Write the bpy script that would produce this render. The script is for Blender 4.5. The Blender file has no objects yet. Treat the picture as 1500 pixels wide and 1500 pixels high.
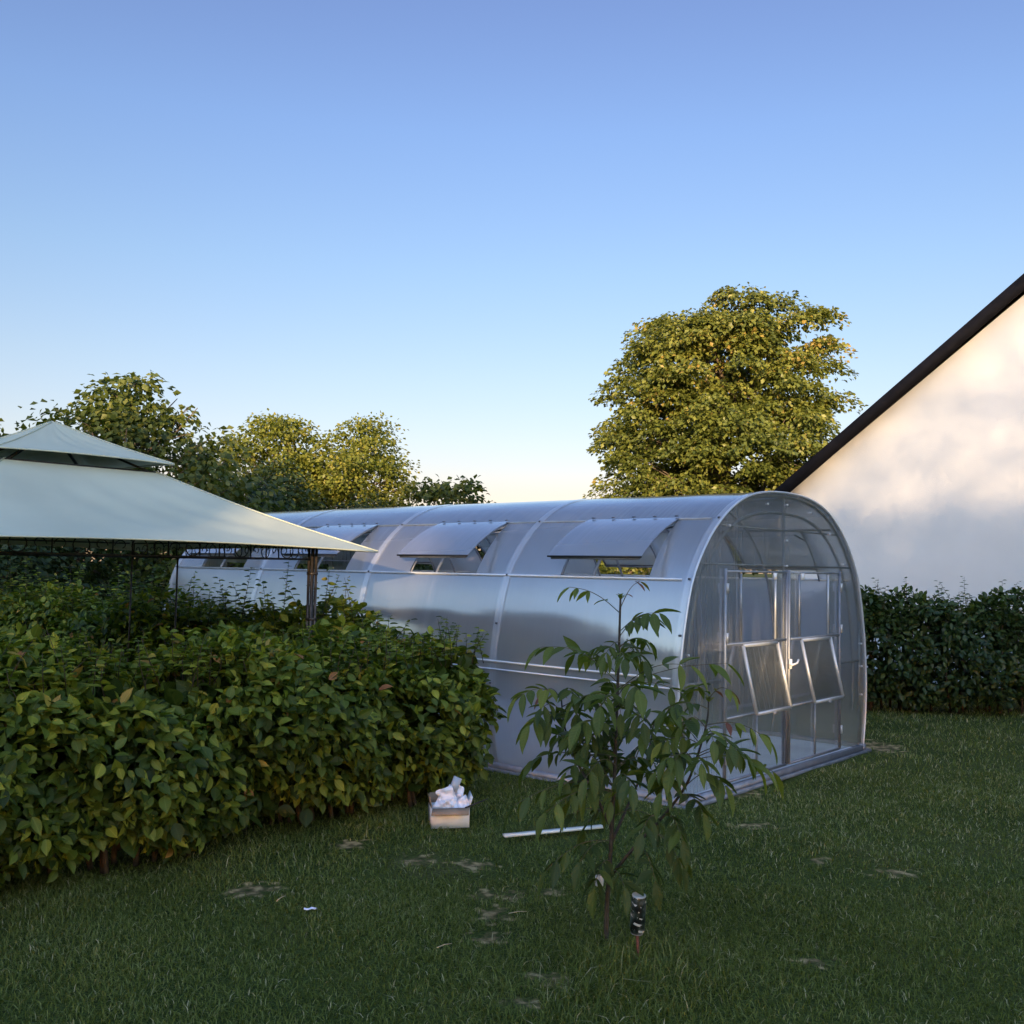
import bpy, math, random
import numpy as np
from mathutils import Vector, Matrix

rad = math.radians
scene = bpy.context.scene
COL = scene.collection

# ------------------------------------------------------------------ camera
CAM_H = 1.565
PITCH, ROLL = 0.0568, 0.0184
cam_d = bpy.data.cameras.new("camera")
cam_d.sensor_fit = 'HORIZONTAL'
cam_d.sensor_width = 36.0
cam_d.lens = 1444.17 / 1500.0 * 36.0
cam_d.clip_start = 0.05
cam_d.clip_end = 3000.0
cam = bpy.data.objects.new("camera", cam_d)
COL.objects.link(cam)
_F = Vector((0, math.cos(PITCH), math.sin(PITCH)))
_R = Vector((1, 0, 0))
_U = _R.cross(_F)
_R2 = _R * math.cos(ROLL) + _U * math.sin(ROLL)
_U2 = -_R * math.sin(ROLL) + _U * math.cos(ROLL)
_m = Matrix((_R2, _U2, -_F)).transposed().to_4x4()
_m.translation = Vector((0, 0, CAM_H))
cam.matrix_world = _m
scene.camera = cam

# ------------------------------------------------------------------ sky, sun, exposure
SUN_ELEV = rad(6.5)
SUN_DIR2 = Vector((-0.08, -0.997, 0)).normalized()          # towards the sun, on the ground
SUN_DIR = Vector((SUN_DIR2.x * math.cos(SUN_ELEV), SUN_DIR2.y * math.cos(SUN_ELEV), math.sin(SUN_ELEV)))
world = bpy.data.worlds.new("World")
scene.world = world
world.use_nodes = True
wn, wl = world.node_tree.nodes, world.node_tree.links
wn.clear()
w_out = wn.new('ShaderNodeOutputWorld')
w_bg = wn.new('ShaderNodeBackground')
w_sky = wn.new('ShaderNodeTexSky')
w_sky.sky_type = 'NISHITA'
w_sky.sun_disc = False
w_sky.sun_elevation = SUN_ELEV
w_sky.sun_rotation = math.atan2(SUN_DIR2.x, SUN_DIR2.y)
w_sky.altitude = 100
w_sky.air_density = 1.0
w_sky.dust_density = 0.6
w_sky.ozone_density = 1.5
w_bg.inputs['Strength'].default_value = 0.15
# the clear eastern sky is deeper blue and dimmer than the glowing west
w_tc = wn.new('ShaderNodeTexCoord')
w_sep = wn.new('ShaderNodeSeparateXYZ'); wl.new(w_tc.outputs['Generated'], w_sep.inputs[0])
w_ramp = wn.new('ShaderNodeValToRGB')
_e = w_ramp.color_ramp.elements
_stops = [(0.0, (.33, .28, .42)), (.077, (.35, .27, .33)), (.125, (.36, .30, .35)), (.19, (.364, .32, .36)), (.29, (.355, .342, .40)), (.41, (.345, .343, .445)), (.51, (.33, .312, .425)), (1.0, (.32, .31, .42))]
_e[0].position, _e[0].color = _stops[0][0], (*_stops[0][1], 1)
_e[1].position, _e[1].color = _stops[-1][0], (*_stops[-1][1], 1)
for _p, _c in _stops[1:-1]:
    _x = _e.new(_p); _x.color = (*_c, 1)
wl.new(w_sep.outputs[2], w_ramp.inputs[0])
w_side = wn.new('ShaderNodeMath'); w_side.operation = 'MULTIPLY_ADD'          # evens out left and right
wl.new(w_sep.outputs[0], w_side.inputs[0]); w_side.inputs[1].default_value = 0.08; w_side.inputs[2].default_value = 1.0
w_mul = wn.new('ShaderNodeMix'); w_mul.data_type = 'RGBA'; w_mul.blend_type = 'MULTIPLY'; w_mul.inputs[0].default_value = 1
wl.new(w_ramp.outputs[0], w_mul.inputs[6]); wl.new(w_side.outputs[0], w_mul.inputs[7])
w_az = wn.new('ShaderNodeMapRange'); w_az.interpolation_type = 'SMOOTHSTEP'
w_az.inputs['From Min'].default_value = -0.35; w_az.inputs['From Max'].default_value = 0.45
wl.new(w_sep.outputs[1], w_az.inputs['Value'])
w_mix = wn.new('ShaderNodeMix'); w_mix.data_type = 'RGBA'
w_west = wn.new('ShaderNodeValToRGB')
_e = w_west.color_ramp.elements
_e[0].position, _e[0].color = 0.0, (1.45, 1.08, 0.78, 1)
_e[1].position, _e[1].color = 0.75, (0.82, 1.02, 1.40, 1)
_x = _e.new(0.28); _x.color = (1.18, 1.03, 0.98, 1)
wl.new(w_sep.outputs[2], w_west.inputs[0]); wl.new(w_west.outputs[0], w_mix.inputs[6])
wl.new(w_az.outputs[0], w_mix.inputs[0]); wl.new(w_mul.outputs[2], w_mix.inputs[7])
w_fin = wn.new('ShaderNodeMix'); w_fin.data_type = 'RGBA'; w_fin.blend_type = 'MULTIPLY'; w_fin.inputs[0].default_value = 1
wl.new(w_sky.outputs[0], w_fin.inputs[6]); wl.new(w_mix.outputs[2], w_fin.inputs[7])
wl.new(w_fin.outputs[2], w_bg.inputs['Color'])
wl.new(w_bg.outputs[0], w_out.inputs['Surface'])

sun_d = bpy.data.lights.new("sun", 'SUN')
sun_d.energy = 2.6
sun_d.angle = rad(0.55)
sun_d.color = (1.0, 0.71, 0.40)
sun = bpy.data.objects.new("sun", sun_d)
COL.objects.link(sun)
sun.rotation_euler = (-SUN_DIR).to_track_quat('-Z', 'Y').to_euler()
sun.location = (-30, -30, 30)

scene.view_settings.view_transform = 'Standard'
scene.view_settings.look = 'None'
scene.view_settings.exposure = 2.25
scene.view_settings.gamma = 1.0
scene.view_settings.use_curve_mapping = False
scene.cycles.max_bounces = 10
scene.cycles.transparent_max_bounces = 24

# ------------------------------------------------------------------ helpers
def ray(x, y):
    return _F + _R2 * ((x - 750) / 1444.17) - _U2 * ((y - 750) / 1444.17)

def at(x, y, Y):
    """World point at forward distance Y seen near photo pixel (x, y): used to take sizes off the photo."""
    d = ray(x, y)
    return Vector((0, 0, CAM_H)) + d * (Y / d.y)

YAW = 0.8441
UX = np.array([-math.sin(YAW), math.cos(YAW), 0.0])          # along the greenhouse, away from the camera
VX = np.array([math.cos(YAW), math.sin(YAW), 0.0])           # across it, left to right
ORI = np.array([1.1646, 6.63, 0.0])                          # its near left corner

def gl(a, b, z=0.0):
    return ORI + VX * a + UX * b + np.array([0, 0, z])

def tag(o, label=None, cat=None, group=None, kind=None):
    if label: o['label'] = label
    if cat: o['category'] = cat
    if group: o['group'] = group
    if kind: o['kind'] = kind
    return o

def empty(name, loc=(0, 0, 0), rz=0.0, label=None, cat=None, group=None):
    o = bpy.data.objects.new(name, None)
    o.empty_display_size = 0.2
    o.location = loc
    o.rotation_euler = (0, 0, rz)
    COL.objects.link(o)
    return tag(o, label, cat, group)

class MB:
    """collects polygons, builds one mesh object"""
    def __init__(self):
        self.v, self.f, self.n = [], [], 0
        self.attr = {}
        self.pc = []
    def add(self, verts, faces, **attrs):
        verts = np.asarray(verts, dtype=np.float64).reshape(-1, 3)
        self.v.append(verts)
        self.pc.append((verts, faces))
        if isinstance(faces, list) and faces and isinstance(faces[0], np.ndarray):
            for fa in faces: self.f.append(fa + self.n)
        else:
            by = {}
            for fa in faces: by.setdefault(len(fa), []).append(fa)
            for k in by: self.f.append(np.array(by[k], dtype=np.int64) + self.n)
        for k, val in attrs.items():
            self.attr.setdefault(k, []).append(np.asarray(val, dtype=np.float32).reshape(-1, 3))
        self.n += len(verts)
        return self
    def box(self, c, s, R=None):
        c, s = np.array(c, float), np.array(s, float) / 2
        p = np.array([[x, y, z] for x in (-1, 1) for y in (-1, 1) for z in (-1, 1)]) * s
        if R is not None: p = p @ np.array(R).T
        return self.add(p + c, [(0, 1, 3, 2), (4, 6, 7, 5), (0, 4, 5, 1), (2, 3, 7, 6), (0, 2, 6, 4), (1, 5, 7, 3)])
    def bar(self, a, b, w, h=None, up=(0, 0, 1)):
        a, b = np.array(a, float), np.array(b, float)
        h = h or w
        d = b - a
        L = np.linalg.norm(d)
        d = d / L
        up = np.array(up, float)
        if abs(d @ up) > 0.98: up = np.array([1.0, 0, 0])
        x = np.cross(d, up); x /= np.linalg.norm(x)
        z = np.cross(x, d)
        R = np.stack([x, d, z], 1)
        return self.box((a + b) / 2, (w, L, h), R)
    def tube(self, pts, r, n=8, cap=True):
        pts = np.asarray(pts, float)
        m = len(pts)
        r = np.broadcast_to(np.asarray(r, float), (m,))
        t = np.gradient(pts, axis=0)
        t /= np.linalg.norm(t, axis=1)[:, None] + 1e-12
        ref = np.array([0.0, 0, 1]) if abs(t[0, 2]) < 0.9 else np.array([1.0, 0, 0])
        x = np.cross(t[0], ref); x /= np.linalg.norm(x)
        ang = np.arange(n) / n * 2 * math.pi
        vs = []
        for i in range(m):
            x = x - t[i] * (x @ t[i]); x /= np.linalg.norm(x) + 1e-12
            y = np.cross(t[i], x)
            vs.append(pts[i] + r[i] * (np.cos(ang)[:, None] * x + np.sin(ang)[:, None] * y))
        vs = np.concatenate(vs)
        fs = []
        for i in range(m - 1):
            for k in range(n):
                k2 = (k + 1) % n
                fs.append((i * n + k, i * n + k2, (i + 1) * n + k2, (i + 1) * n + k))
        if cap:
            fs.append(tuple(range(n))[::-1]); fs.append(tuple(range((m - 1) * n, m * n)))
        return self.add(vs, fs)
    def lathe(self, prof, n=24, c=(0, 0, 0)):
        prof = np.asarray(prof, float)
        ang = np.arange(n) / n * 2 * math.pi
        vs = np.concatenate([np.stack([r * np.cos(ang), r * np.sin(ang), np.full(n, z)], 1) for r, z in prof]) + np.array(c)
        fs = []
        for i in range(len(prof) - 1):
            for k in range(n):
                k2 = (k + 1) % n
                fs.append((i * n + k, i * n + k2, (i + 1) * n + k2, (i + 1) * n + k))
        return self.add(vs, fs)
    def grid(self, P):
        """P: (m, n, 3)"""
        m, n = P.shape[:2]
        idx = np.arange(m * n).reshape(m, n)
        q = np.stack([idx[:-1, :-1], idx[:-1, 1:], idx[1:, 1:], idx[1:, :-1]], -1).reshape(-1, 4)
        return self.add(P.reshape(-1, 3), [q])
    def build_each(self, name, mat, parent=None, smooth=False):
        """every piece that was added becomes an object of its own"""
        return [MB().add(v, f).build(name, mat, parent, smooth) for v, f in self.pc]
    def build(self, name, mat, parent=None, smooth=False, loc=None, weld=False):
        me = bpy.data.meshes.new(name)
        v = np.concatenate(self.v)
        if weld:
            _, first, inv = np.unique(np.round(v, 5), axis=0, return_index=True, return_inverse=True)
            v = v[first]; inv = np.asarray(inv).ravel()
            self.f = [inv[f] for f in self.f]
        if loc is not None: v = v - np.array(loc)
        me.vertices.add(len(v))
        me.vertices.foreach_set('co', v.astype(np.float32).ravel())
        loops = np.concatenate([f.ravel() for f in self.f]).astype(np.int32)
        tot = np.concatenate([np.full(len(f), f.shape[1]) for f in self.f]).astype(np.int32)
        start = np.concatenate([[0], np.cumsum(tot)[:-1]]).astype(np.int32)
        me.loops.add(len(loops)); me.loops.foreach_set('vertex_index', loops)
        me.polygons.add(len(tot))
        me.polygons.foreach_set('loop_start', start)
        me.polygons.foreach_set('loop_total', tot)
        me.update(calc_edges=True)
        for k, lst in self.attr.items():
            a = me.attributes.new(k, 'FLOAT_VECTOR', 'POINT')
            a.data.foreach_set('vector', np.concatenate(lst).ravel())
        me.validate()
        if smooth:
            me.polygons.foreach_set('use_smooth', np.ones(len(me.polygons), dtype=bool))
        me.materials.append(mat)
        o = bpy.data.objects.new(name, me)
        COL.objects.link(o)
        if parent is not None: o.parent = parent
        if loc is not None: o.location = loc
        return o

def unit(a):
    return a / (np.linalg.norm(a, axis=-1, keepdims=True) + 1e-12)

# ------------------------------------------------------------------ materials
def new_mat(name):
    m = bpy.data.materials.new(name)
    m.use_nodes = True
    nt = m.node_tree
    nt.nodes.clear()
    return m, nt.nodes, nt.links

def ramp(nodes, stops):
    r = nodes.new('ShaderNodeValToRGB')
    e = r.color_ramp.elements
    while len(e) > 1: e.remove(e[-1])
    e[0].position, e[0].color = stops[0][0], (*stops[0][1], 1)
    for p, c in stops[1:]:
        x = e.new(p); x.color = (*c, 1)
    return r

def mth(nodes, links, op, a, b=None, clamp=False):
    n = nodes.new('ShaderNodeMath'); n.operation = op; n.use_clamp = clamp
    for i, s in enumerate((a, b)):
        if s is None: continue
        if isinstance(s, (int, float)): n.inputs[i].default_value = s
        else: links.new(s, n.inputs[i])
    return n.outputs[0]

def simple_mat(name, base, rough=0.6, metal=0.0, var=0.15, scale=8.0, bump=0.0, bscale=60.0, spec=0.5, dirt=None):
    m, N, L = new_mat(name)
    out = N.new('ShaderNodeOutputMaterial'); b = N.new('ShaderNodeBsdfPrincipled')
    tc = N.new('ShaderNodeTexCoord')
    nz = N.new('ShaderNodeTexNoise'); nz.inputs['Scale'].default_value = scale; nz.inputs['Detail'].default_value = 6
    L.new(tc.outputs['Object'], nz.inputs['Vector'])
    lo = [c * (1 - var) for c in base]; hi = [min(1, c * (1 + var)) for c in base]
    if dirt: lo = dirt
    r = ramp(N, [(0.35, lo), (0.65, hi)])
    L.new(nz.outputs['Fac'], r.inputs[0]); L.new(r.outputs[0], b.inputs['Base Color'])
    b.inputs['Roughness'].default_value = rough; b.inputs['Metallic'].default_value = metal
    b.inputs['Specular IOR Level'].default_value = spec
    if bump:
        n2 = N.new('ShaderNodeTexNoise'); n2.inputs['Scale'].default_value = bscale; n2.inputs['Detail'].default_value = 5
        L.new(tc.outputs['Object'], n2.inputs['Vector'])
        bp = N.new('ShaderNodeBump'); bp.inputs['Strength'].default_value = bump; bp.inputs['Distance'].default_value = 0.01
        L.new(n2.outputs['Fac'], bp.inputs['Height']); L.new(bp.outputs[0], b.inputs['Normal'])
    L.new(b.outputs[0], out.inputs['Surface'])
    return m

def leaf_mat(name, stops, trans=0.35, gloss=0.35, veins=False, tint=(0.9, 1.0, 0.35), clump=None):
    """stops: colour ramp over each leaf's own random value (attribute leafvar.x)"""
    m, N, L = new_mat(name)
    out = N.new('ShaderNodeOutputMaterial')
    at_ = N.new('ShaderNodeAttribute'); at_.attribute_name = 'leafvar'
    sp = N.new('ShaderNodeSeparateXYZ'); L.new(at_.outputs['Vector'], sp.inputs[0])
    r = ramp(N, stops); L.new(sp.outputs[0], r.inputs[0])
    col = r.outputs[0]
    b = N.new('ShaderNodeBsdfPrincipled')
    if veins:
        au = N.new('ShaderNodeAttribute'); au.attribute_name = 'leafpos'
        s2 = N.new('ShaderNodeSeparateXYZ'); L.new(au.outputs['Vector'], s2.inputs[0])
        ay = mth(N, L, 'ABSOLUTE', s2.outputs[1])
        mid = mth(N, L, 'SUBTRACT', 1.0, mth(N, L, 'MULTIPLY', ay, 22.0), True)
        side = mth(N, L, 'SUBTRACT', s2.outputs[0], mth(N, L, 'MULTIPLY', ay, 0.75))
        wv = mth(N, L, 'SINE', mth(N, L, 'MULTIPLY', side, 58.0))
        v1 = mth(N, L, 'MULTIPLY', mth(N, L, 'SUBTRACT', wv, 0.55, True), 0.55)
        vf = mth(N, L, 'MAXIMUM', mth(N, L, 'MULTIPLY', mid, 0.75), v1)
        mx = N.new('ShaderNodeMix'); mx.data_type = 'RGBA'; mx.blend_type = 'MIX'
        L.new(mth(N, L, 'MULTIPLY', vf, float(veins) * .7), mx.inputs[0]); L.new(col, mx.inputs[6])
        hs = N.new('ShaderNodeHueSaturation'); hs.inputs['Value'].default_value = 1.6; hs.inputs['Saturation'].default_value = 0.9
        L.new(col, hs.inputs['Color']); L.new(hs.outputs[0], mx.inputs[7])
        col = mx.outputs[2]
        bp = N.new('ShaderNodeBump'); bp.inputs['Strength'].default_value = 0.35; bp.inputs['Distance'].default_value = 0.003
        L.new(mth(N, L, 'MULTIPLY', wv, -0.5), bp.inputs['Height']); L.new(bp.outputs[0], b.inputs['Normal'])
    L.new(col, b.inputs['Base Color'])
    b.inputs['Roughness'].default_value = 0.45
    b.inputs['Specular IOR Level'].default_value = gloss
    t = N.new('ShaderNodeBsdfTranslucent')
    mt = N.new('ShaderNodeMix'); mt.data_type = 'RGBA'; mt.blend_type = 'MULTIPLY'; mt.inputs[0].default_value = 1.0
    L.new(col, mt.inputs[6]); mt.inputs[7].default_value = (*[c * 1.5 for c in tint], 1)
    L.new(mt.outputs[2], t.inputs['Color'])
    ms = N.new('ShaderNodeMixShader'); ms.inputs[0].default_value = trans
    L.new(b.outputs[0], ms.inputs[1]); L.new(t.outputs[0], ms.inputs[2])
    L.new(ms.outputs[0], out.inputs['Surface'])
    return m

def poly_mat(name, axis, clear=0.6, rough=0.10, f0=0.16, blur=0.6, blur_r=0.2, tint=(0.92, 0.92, 0.93)):
    """twin-wall polycarbonate: glossy skin, partly clear, partly milky, faint flutes"""
    m, N, L = new_mat(name)
    out = N.new('ShaderNodeOutputMaterial')
    tc = N.new('ShaderNodeTexCoord')
    mp = N.new('ShaderNodeMapping'); L.new(tc.outputs['Object'], mp.inputs['Vector'])
    mp.inputs['Scale'].default_value = (1.2, 60, 1.2) if axis == 1 else (60, 1.2, 0.8)
    nz = N.new('ShaderNodeTexNoise'); nz.inputs['Scale'].default_value = 1.0; nz.inputs['Detail'].default_value = 3
    L.new(mp.outputs[0], nz.inputs['Vector'])
    big = N.new('ShaderNodeTexNoise'); big.inputs['Scale'].default_value = 1.7; big.inputs['Detail'].default_value = 1
    L.new(tc.outputs['Object'], big.inputs['Vector'])
    h = mth(N, L, 'ADD', mth(N, L, 'MULTIPLY', nz.outputs['Fac'], 0.10), mth(N, L, 'MULTIPLY', big.outputs['Fac'], 1.6))
    bp = N.new('ShaderNodeBump'); bp.inputs['Strength'].default_value = 0.5; bp.inputs['Distance'].default_value = 0.012
    L.new(h, bp.inputs['Height'])
    # reflectance of the four skins, the same from both sides
    ge = N.new('ShaderNodeNewGeometry')
    dp = N.new('ShaderNodeVectorMath'); dp.operation = 'DOT_PRODUCT'
    L.new(ge.outputs['Incoming'], dp.inputs[0]); L.new(bp.outputs[0], dp.inputs[1])
    om = mth(N, L, 'SUBTRACT', 1.0, mth(N, L, 'ABSOLUTE', dp.outputs['Value']), True)
    refl = mth(N, L, 'ADD', mth(N, L, 'MULTIPLY', mth(N, L, 'POWER', om, 3.5), 1.0 - f0), f0, True)
    g = N.new('ShaderNodeBsdfGlossy'); g.inputs['Roughness'].default_value = rough
    g.inputs['Color'].default_value = (0.95, 0.95, 0.95, 1)
    L.new(bp.outputs[0], g.inputs['Normal'])
    tr = N.new('ShaderNodeBsdfTransparent'); tr.inputs['Color'].default_value = (*tint, 1)
    tl = N.new('ShaderNodeBsdfTranslucent'); tl.inputs['Color'].default_value = (0.81 * tint[0], 0.82 * tint[1], 0.84 * tint[2], 1)
    df = N.new('ShaderNodeBsdfDiffuse'); df.inputs['Color'].default_value = (0.72, 0.72, 0.76, 1)
    m1 = N.new('ShaderNodeMixShader'); m1.inputs[0].default_value = 0.55
    L.new(tl.outputs[0], m1.inputs[1]); L.new(df.outputs[0], m1.inputs[2])
    m2 = N.new('ShaderNodeMixShader')
    st = ramp(N, [(0.35, (clear + .03,) * 3), (0.7, (clear - .05,) * 3)]); L.new(nz.outputs['Fac'], st.inputs[0])
    L.new(st.outputs[0], m2.inputs[0])
    # part of what shows through is smeared by the flutes
    rfr = N.new('ShaderNodeBsdfRefraction'); rfr.inputs['IOR'].default_value = 1.12; rfr.inputs['Roughness'].default_value = blur_r
    rfr.inputs['Color'].default_value = (*[c * .98 for c in tint], 1)
    mt = N.new('ShaderNodeMixShader'); mt.inputs[0].default_value = blur
    L.new(tr.outputs[0], mt.inputs[1]); L.new(rfr.outputs[0], mt.inputs[2])
    L.new(m1.outputs[0], m2.inputs[1]); L.new(mt.outputs[0], m2.inputs[2])
    m3 = N.new('ShaderNodeMixShader')
    L.new(refl, m3.inputs[0])
    L.new(m2.outputs[0], m3.inputs[1]); L.new(g.outputs[0], m3.inputs[2])
    L.new(m3.outputs[0], out.inputs['Surface'])
    return m

def ground_mat():
    m, N, L = new_mat("lawn soil")
    out = N.new('ShaderNodeOutputMaterial'); b = N.new('ShaderNodeBsdfPrincipled')
    b.inputs['Roughness'].default_value = 0.95; b.inputs['Specular IOR Level'].default_value = 0.1
    tc = N.new('ShaderNodeTexCoord')
    n1 = N.new('ShaderNodeTexNoise'); n1.inputs['Scale'].default_value = 1.3; n1.inputs['Detail'].default_value = 5
    n2 = N.new('ShaderNodeTexNoise'); n2.inputs['Scale'].default_value = 70; n2.inputs['Detail'].default_value = 6
    for n in (n1, n2): L.new(tc.outputs['Object'], n.inputs['Vector'])
    r1 = ramp(N, [(0.3, (0.050, 0.066, 0.015)), (0.55, (0.072, 0.088, 0.021)), (0.75, (0.105, 0.098, 0.036))])
    L.new(n1.outputs['Fac'], r1.inputs[0])
    r2 = ramp(N, [(0.3, (0.5, 0.5, 0.5)), (0.7, (1.4, 1.4, 1.3))]); L.new(n2.outputs['Fac'], r2.inputs[0])
    mg = N.new('ShaderNodeMix'); mg.data_type = 'RGBA'; mg.blend_type = 'MULTIPLY'; mg.inputs[0].default_value = 1
    L.new(r1.outputs[0], mg.inputs[6]); L.new(r2.outputs[0], mg.inputs[7])
    # bare sandy patches, each where the photograph has one
    att = N.new('ShaderNodeAttribute'); att.attribute_name = 'bare'
    sp = N.new('ShaderNodeSeparateXYZ'); L.new(att.outputs['Vector'], sp.inputs[0])
    n3 = N.new('ShaderNodeTexNoise'); n3.inputs['Scale'].default_value = 15; n3.inputs['Detail'].default_value = 6
    L.new(tc.outputs['Object'], n3.inputs['Vector'])
    msk = mth(N, L, 'ADD', mth(N, L, 'MULTIPLY', sp.outputs[0], 0.85), mth(N, L, 'MULTIPLY', mth(N, L, 'SUBTRACT', n3.outputs['Fac'], 0.5), 2.2))
    mr = ramp(N, [(0.42, (0, 0, 0)), (0.80, (1, 1, 1))]); L.new(msk, mr.inputs[0])
    rs = ramp(N, [(0.3, (0.075, 0.058, 0.034)), (0.5, (0.21, 0.142, 0.066)), (0.66, (0.47, 0.335, 0.155))]); L.new(n3.outputs['Fac'], rs.inputs[0])
    mx = N.new('ShaderNodeMix'); mx.data_type = 'RGBA'
    L.new(mth(N, L, 'MULTIPLY', mr.outputs[0], mth(N, L, 'MULTIPLY', sp.outputs[0], 3.0, True)), mx.inputs[0]); L.new(mg.outputs[2], mx.inputs[6]); L.new(rs.outputs[0], mx.inputs[7])
    L.new(mx.outputs[2], b.inputs['Base Color'])
    bp = N.new('ShaderNodeBump'); bp.inputs['Strength'].default_value = 0.8; bp.inputs['Distance'].default_value = 0.02
    L.new(n2.outputs['Fac'], bp.inputs['Height']); L.new(bp.outputs[0], b.inputs['Normal'])
    L.new(b.outputs[0], out.inputs['Surface'])
    return m

M = {}
M['ground'] = ground_mat()
M['grass'] = leaf_mat("grass blades", [(0.0, (0.076, 0.094, 0.018)), (0.45, (0.160, 0.184, 0.038)), (0.8, (0.235, 0.25, 0.09)), (0.9, (0.32, 0.29, 0.14)), (1.0, (0.52, 0.45, 0.28))], 0.3, 0.10)
M['hedge_leaf'] = leaf_mat("hornbeam leaves", [(0.0, (0.022, 0.040, 0.007)), (0.3, (0.060, 0.094, 0.012)), (0.65, (0.160, 0.198, 0.021)), (0.88, (0.32, 0.325, 0.036)), (0.955, (0.36, 0.24, 0.045)), (1.0, (0.34, 0.13, 0.05))], 0.30, 0.30, veins=True)
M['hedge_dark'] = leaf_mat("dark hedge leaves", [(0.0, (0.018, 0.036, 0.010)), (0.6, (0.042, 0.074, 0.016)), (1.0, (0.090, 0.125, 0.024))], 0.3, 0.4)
M['big_leaf'] = leaf_mat("big tree leaves", [(0.0, (0.044, 0.062, 0.015)), (0.5, (0.100, 0.120, 0.024)), (0.9, (0.17, 0.18, 0.038)), (1.0, (0.23, 0.17, 0.045))], 0.25, 0.3)
M['cherry_leaf'] = leaf_mat("broad tree leaves", [(0.0, (0.036, 0.056, 0.014)), (0.6, (0.085, 0.110, 0.022)), (1.0, (0.16, 0.165, 0.036))], 0.35, 0.35)
M['fine_leaf'] = leaf_mat("light tree leaves", [(0.0, (0.080, 0.100, 0.016)), (0.6, (0.155, 0.172, 0.028)), (1.0, (0.25, 0.225, 0.045))], 0.38, 0.3)
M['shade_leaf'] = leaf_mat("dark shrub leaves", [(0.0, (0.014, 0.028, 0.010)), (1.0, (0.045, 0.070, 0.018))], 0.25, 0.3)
M['walnut_leaf'] = leaf_mat("walnut leaflets", [(0.0, (0.046, 0.070, 0.018)), (0.5, (0.112, 0.145, 0.027)), (0.85, (0.20, 0.22, 0.038)), (0.93, (0.20, 0.17, 0.035)), (1.0, (0.20, 0.075, 0.05))], 0.38, 0.28, veins=0.55)
M['bark'] = simple_mat("bark", (0.10, 0.075, 0.055), 0.9, var=0.4, scale=14, bump=0.8, bscale=40)
M['twig'] = simple_mat("twig", (0.055, 0.038, 0.024), 0.8, var=0.4, scale=30)
M['green_stem'] = simple_mat("green stem", (0.09, 0.075, 0.035), 0.6, var=0.3, scale=20)
M['walnut_bark'] = simple_mat("walnut bark", (0.045, 0.036, 0.026), 0.8, var=0.35, scale=40)
M['galv'] = simple_mat("galvanised steel", (0.30, 0.31, 0.33), 0.45, 0.5, var=0.12, scale=14)
M['galv_dark'] = simple_mat("weathered steel profile", (0.22, 0.23, 0.26), 0.5, 0.5, var=0.15, scale=12)
M['alu'] = simple_mat("pale aluminium profile", (0.55, 0.55, 0.55), 0.35, 0.35, var=0.06, scale=10)
M['pale_trim'] = simple_mat("pale trim", (0.58, 0.60, 0.64), 0.30, 0.3, var=0.05, scale=10)
M['rubber'] = simple_mat("black edge seal", (0.012, 0.012, 0.013), 0.5, var=0.2)
M['bolt'] = simple_mat("screw head", (0.12, 0.12, 0.13), 0.4, 0.8, var=0.2)
M['gravel'] = simple_mat("pale floor sheet", (0.72, 0.71, 0.74), 0.85, var=0.12, scale=3, bump=0.3, bscale=30)
M['concrete'] = simple_mat("base kerb", (0.20, 0.20, 0.22), 0.8, var=0.2, scale=9, bump=0.4)
M['canopy'] = simple_mat("sage canopy cloth", (0.51, 0.52, 0.405), 0.75, var=0.06, scale=1.6, bump=0.5, bscale=3.2, spec=0.25)
M['iron'] = simple_mat("dark iron", (0.028, 0.026, 0.026), 0.45, 0.4, var=0.3, scale=30)
M['iron_worn'] = simple_mat("worn brown iron", (0.060, 0.050, 0.047), 0.42, 0.35, var=0.4, scale=25)
M['plaster'] = simple_mat("white plaster", (0.76, 0.74, 0.73), 0.9, var=0.025, scale=1.5, bump=0.25, bscale=90, spec=0.15)
M['verge'] = simple_mat("dark verge board", (0.009, 0.008, 0.010), 0.8, spec=0.12, var=0.25, scale=5, bump=0.2, bscale=14)
M['tile'] = simple_mat("dark roof tile", (0.035, 0.030, 0.030), 0.6, var=0.3, scale=6, bump=0.5, bscale=10)
M['card_white'] = simple_mat("white printed card", (0.80, 0.80, 0.80), 0.6, var=0.07, scale=10)
M['card_brown'] = simple_mat("brown cardboard", (0.30, 0.21, 0.14), 0.85, var=0.12, scale=16)
M['card_blue'] = simple_mat("blue print", (0.05, 0.12, 0.42), 0.5, var=0.1)
M['card_grey'] = simple_mat("grey card", (0.42, 0.44, 0.48), 0.6, var=0.06)
M['paper'] = simple_mat("white paper", (0.78, 0.77, 0.82), 0.7, var=0.04, scale=25)
M['plank'] = simple_mat("white strip", (0.72, 0.73, 0.68), 0.5, var=0.1, scale=9)
M['rust'] = simple_mat("rusty rod", (0.16, 0.055, 0.035), 0.85, var=0.4, scale=60, bump=0.4)
M['foil'] = simple_mat("blue white wrapper", (0.62, 0.68, 0.85), 0.3, var=0.1, scale=30)
M['straw'] = simple_mat("dry straw", (0.42, 0.36, 0.22), 0.8, var=0.2)
M['handle'] = simple_mat("white plastic", (0.85, 0.84, 0.82), 0.3, var=0.02)
M['poly'] = poly_mat("polycarbonate side", 1, 0.66, 0.13, 0.33, 0.62, 0.60)
M['poly_vent'] = poly_mat("polycarbonate vent flap", 1, 0.52, 0.13, 0.38, 0.7, 0.6)
M['band'] = poly_mat("clear joint band", 1, 0.25, 0.16, 0.30, 0.5, 0.2)
M['poly_front'] = poly_mat("polycarbonate front", 0, 0.94, 0.10, 0.14, 0.28, 0.40, (0.90, 0.90, 0.85))

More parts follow.
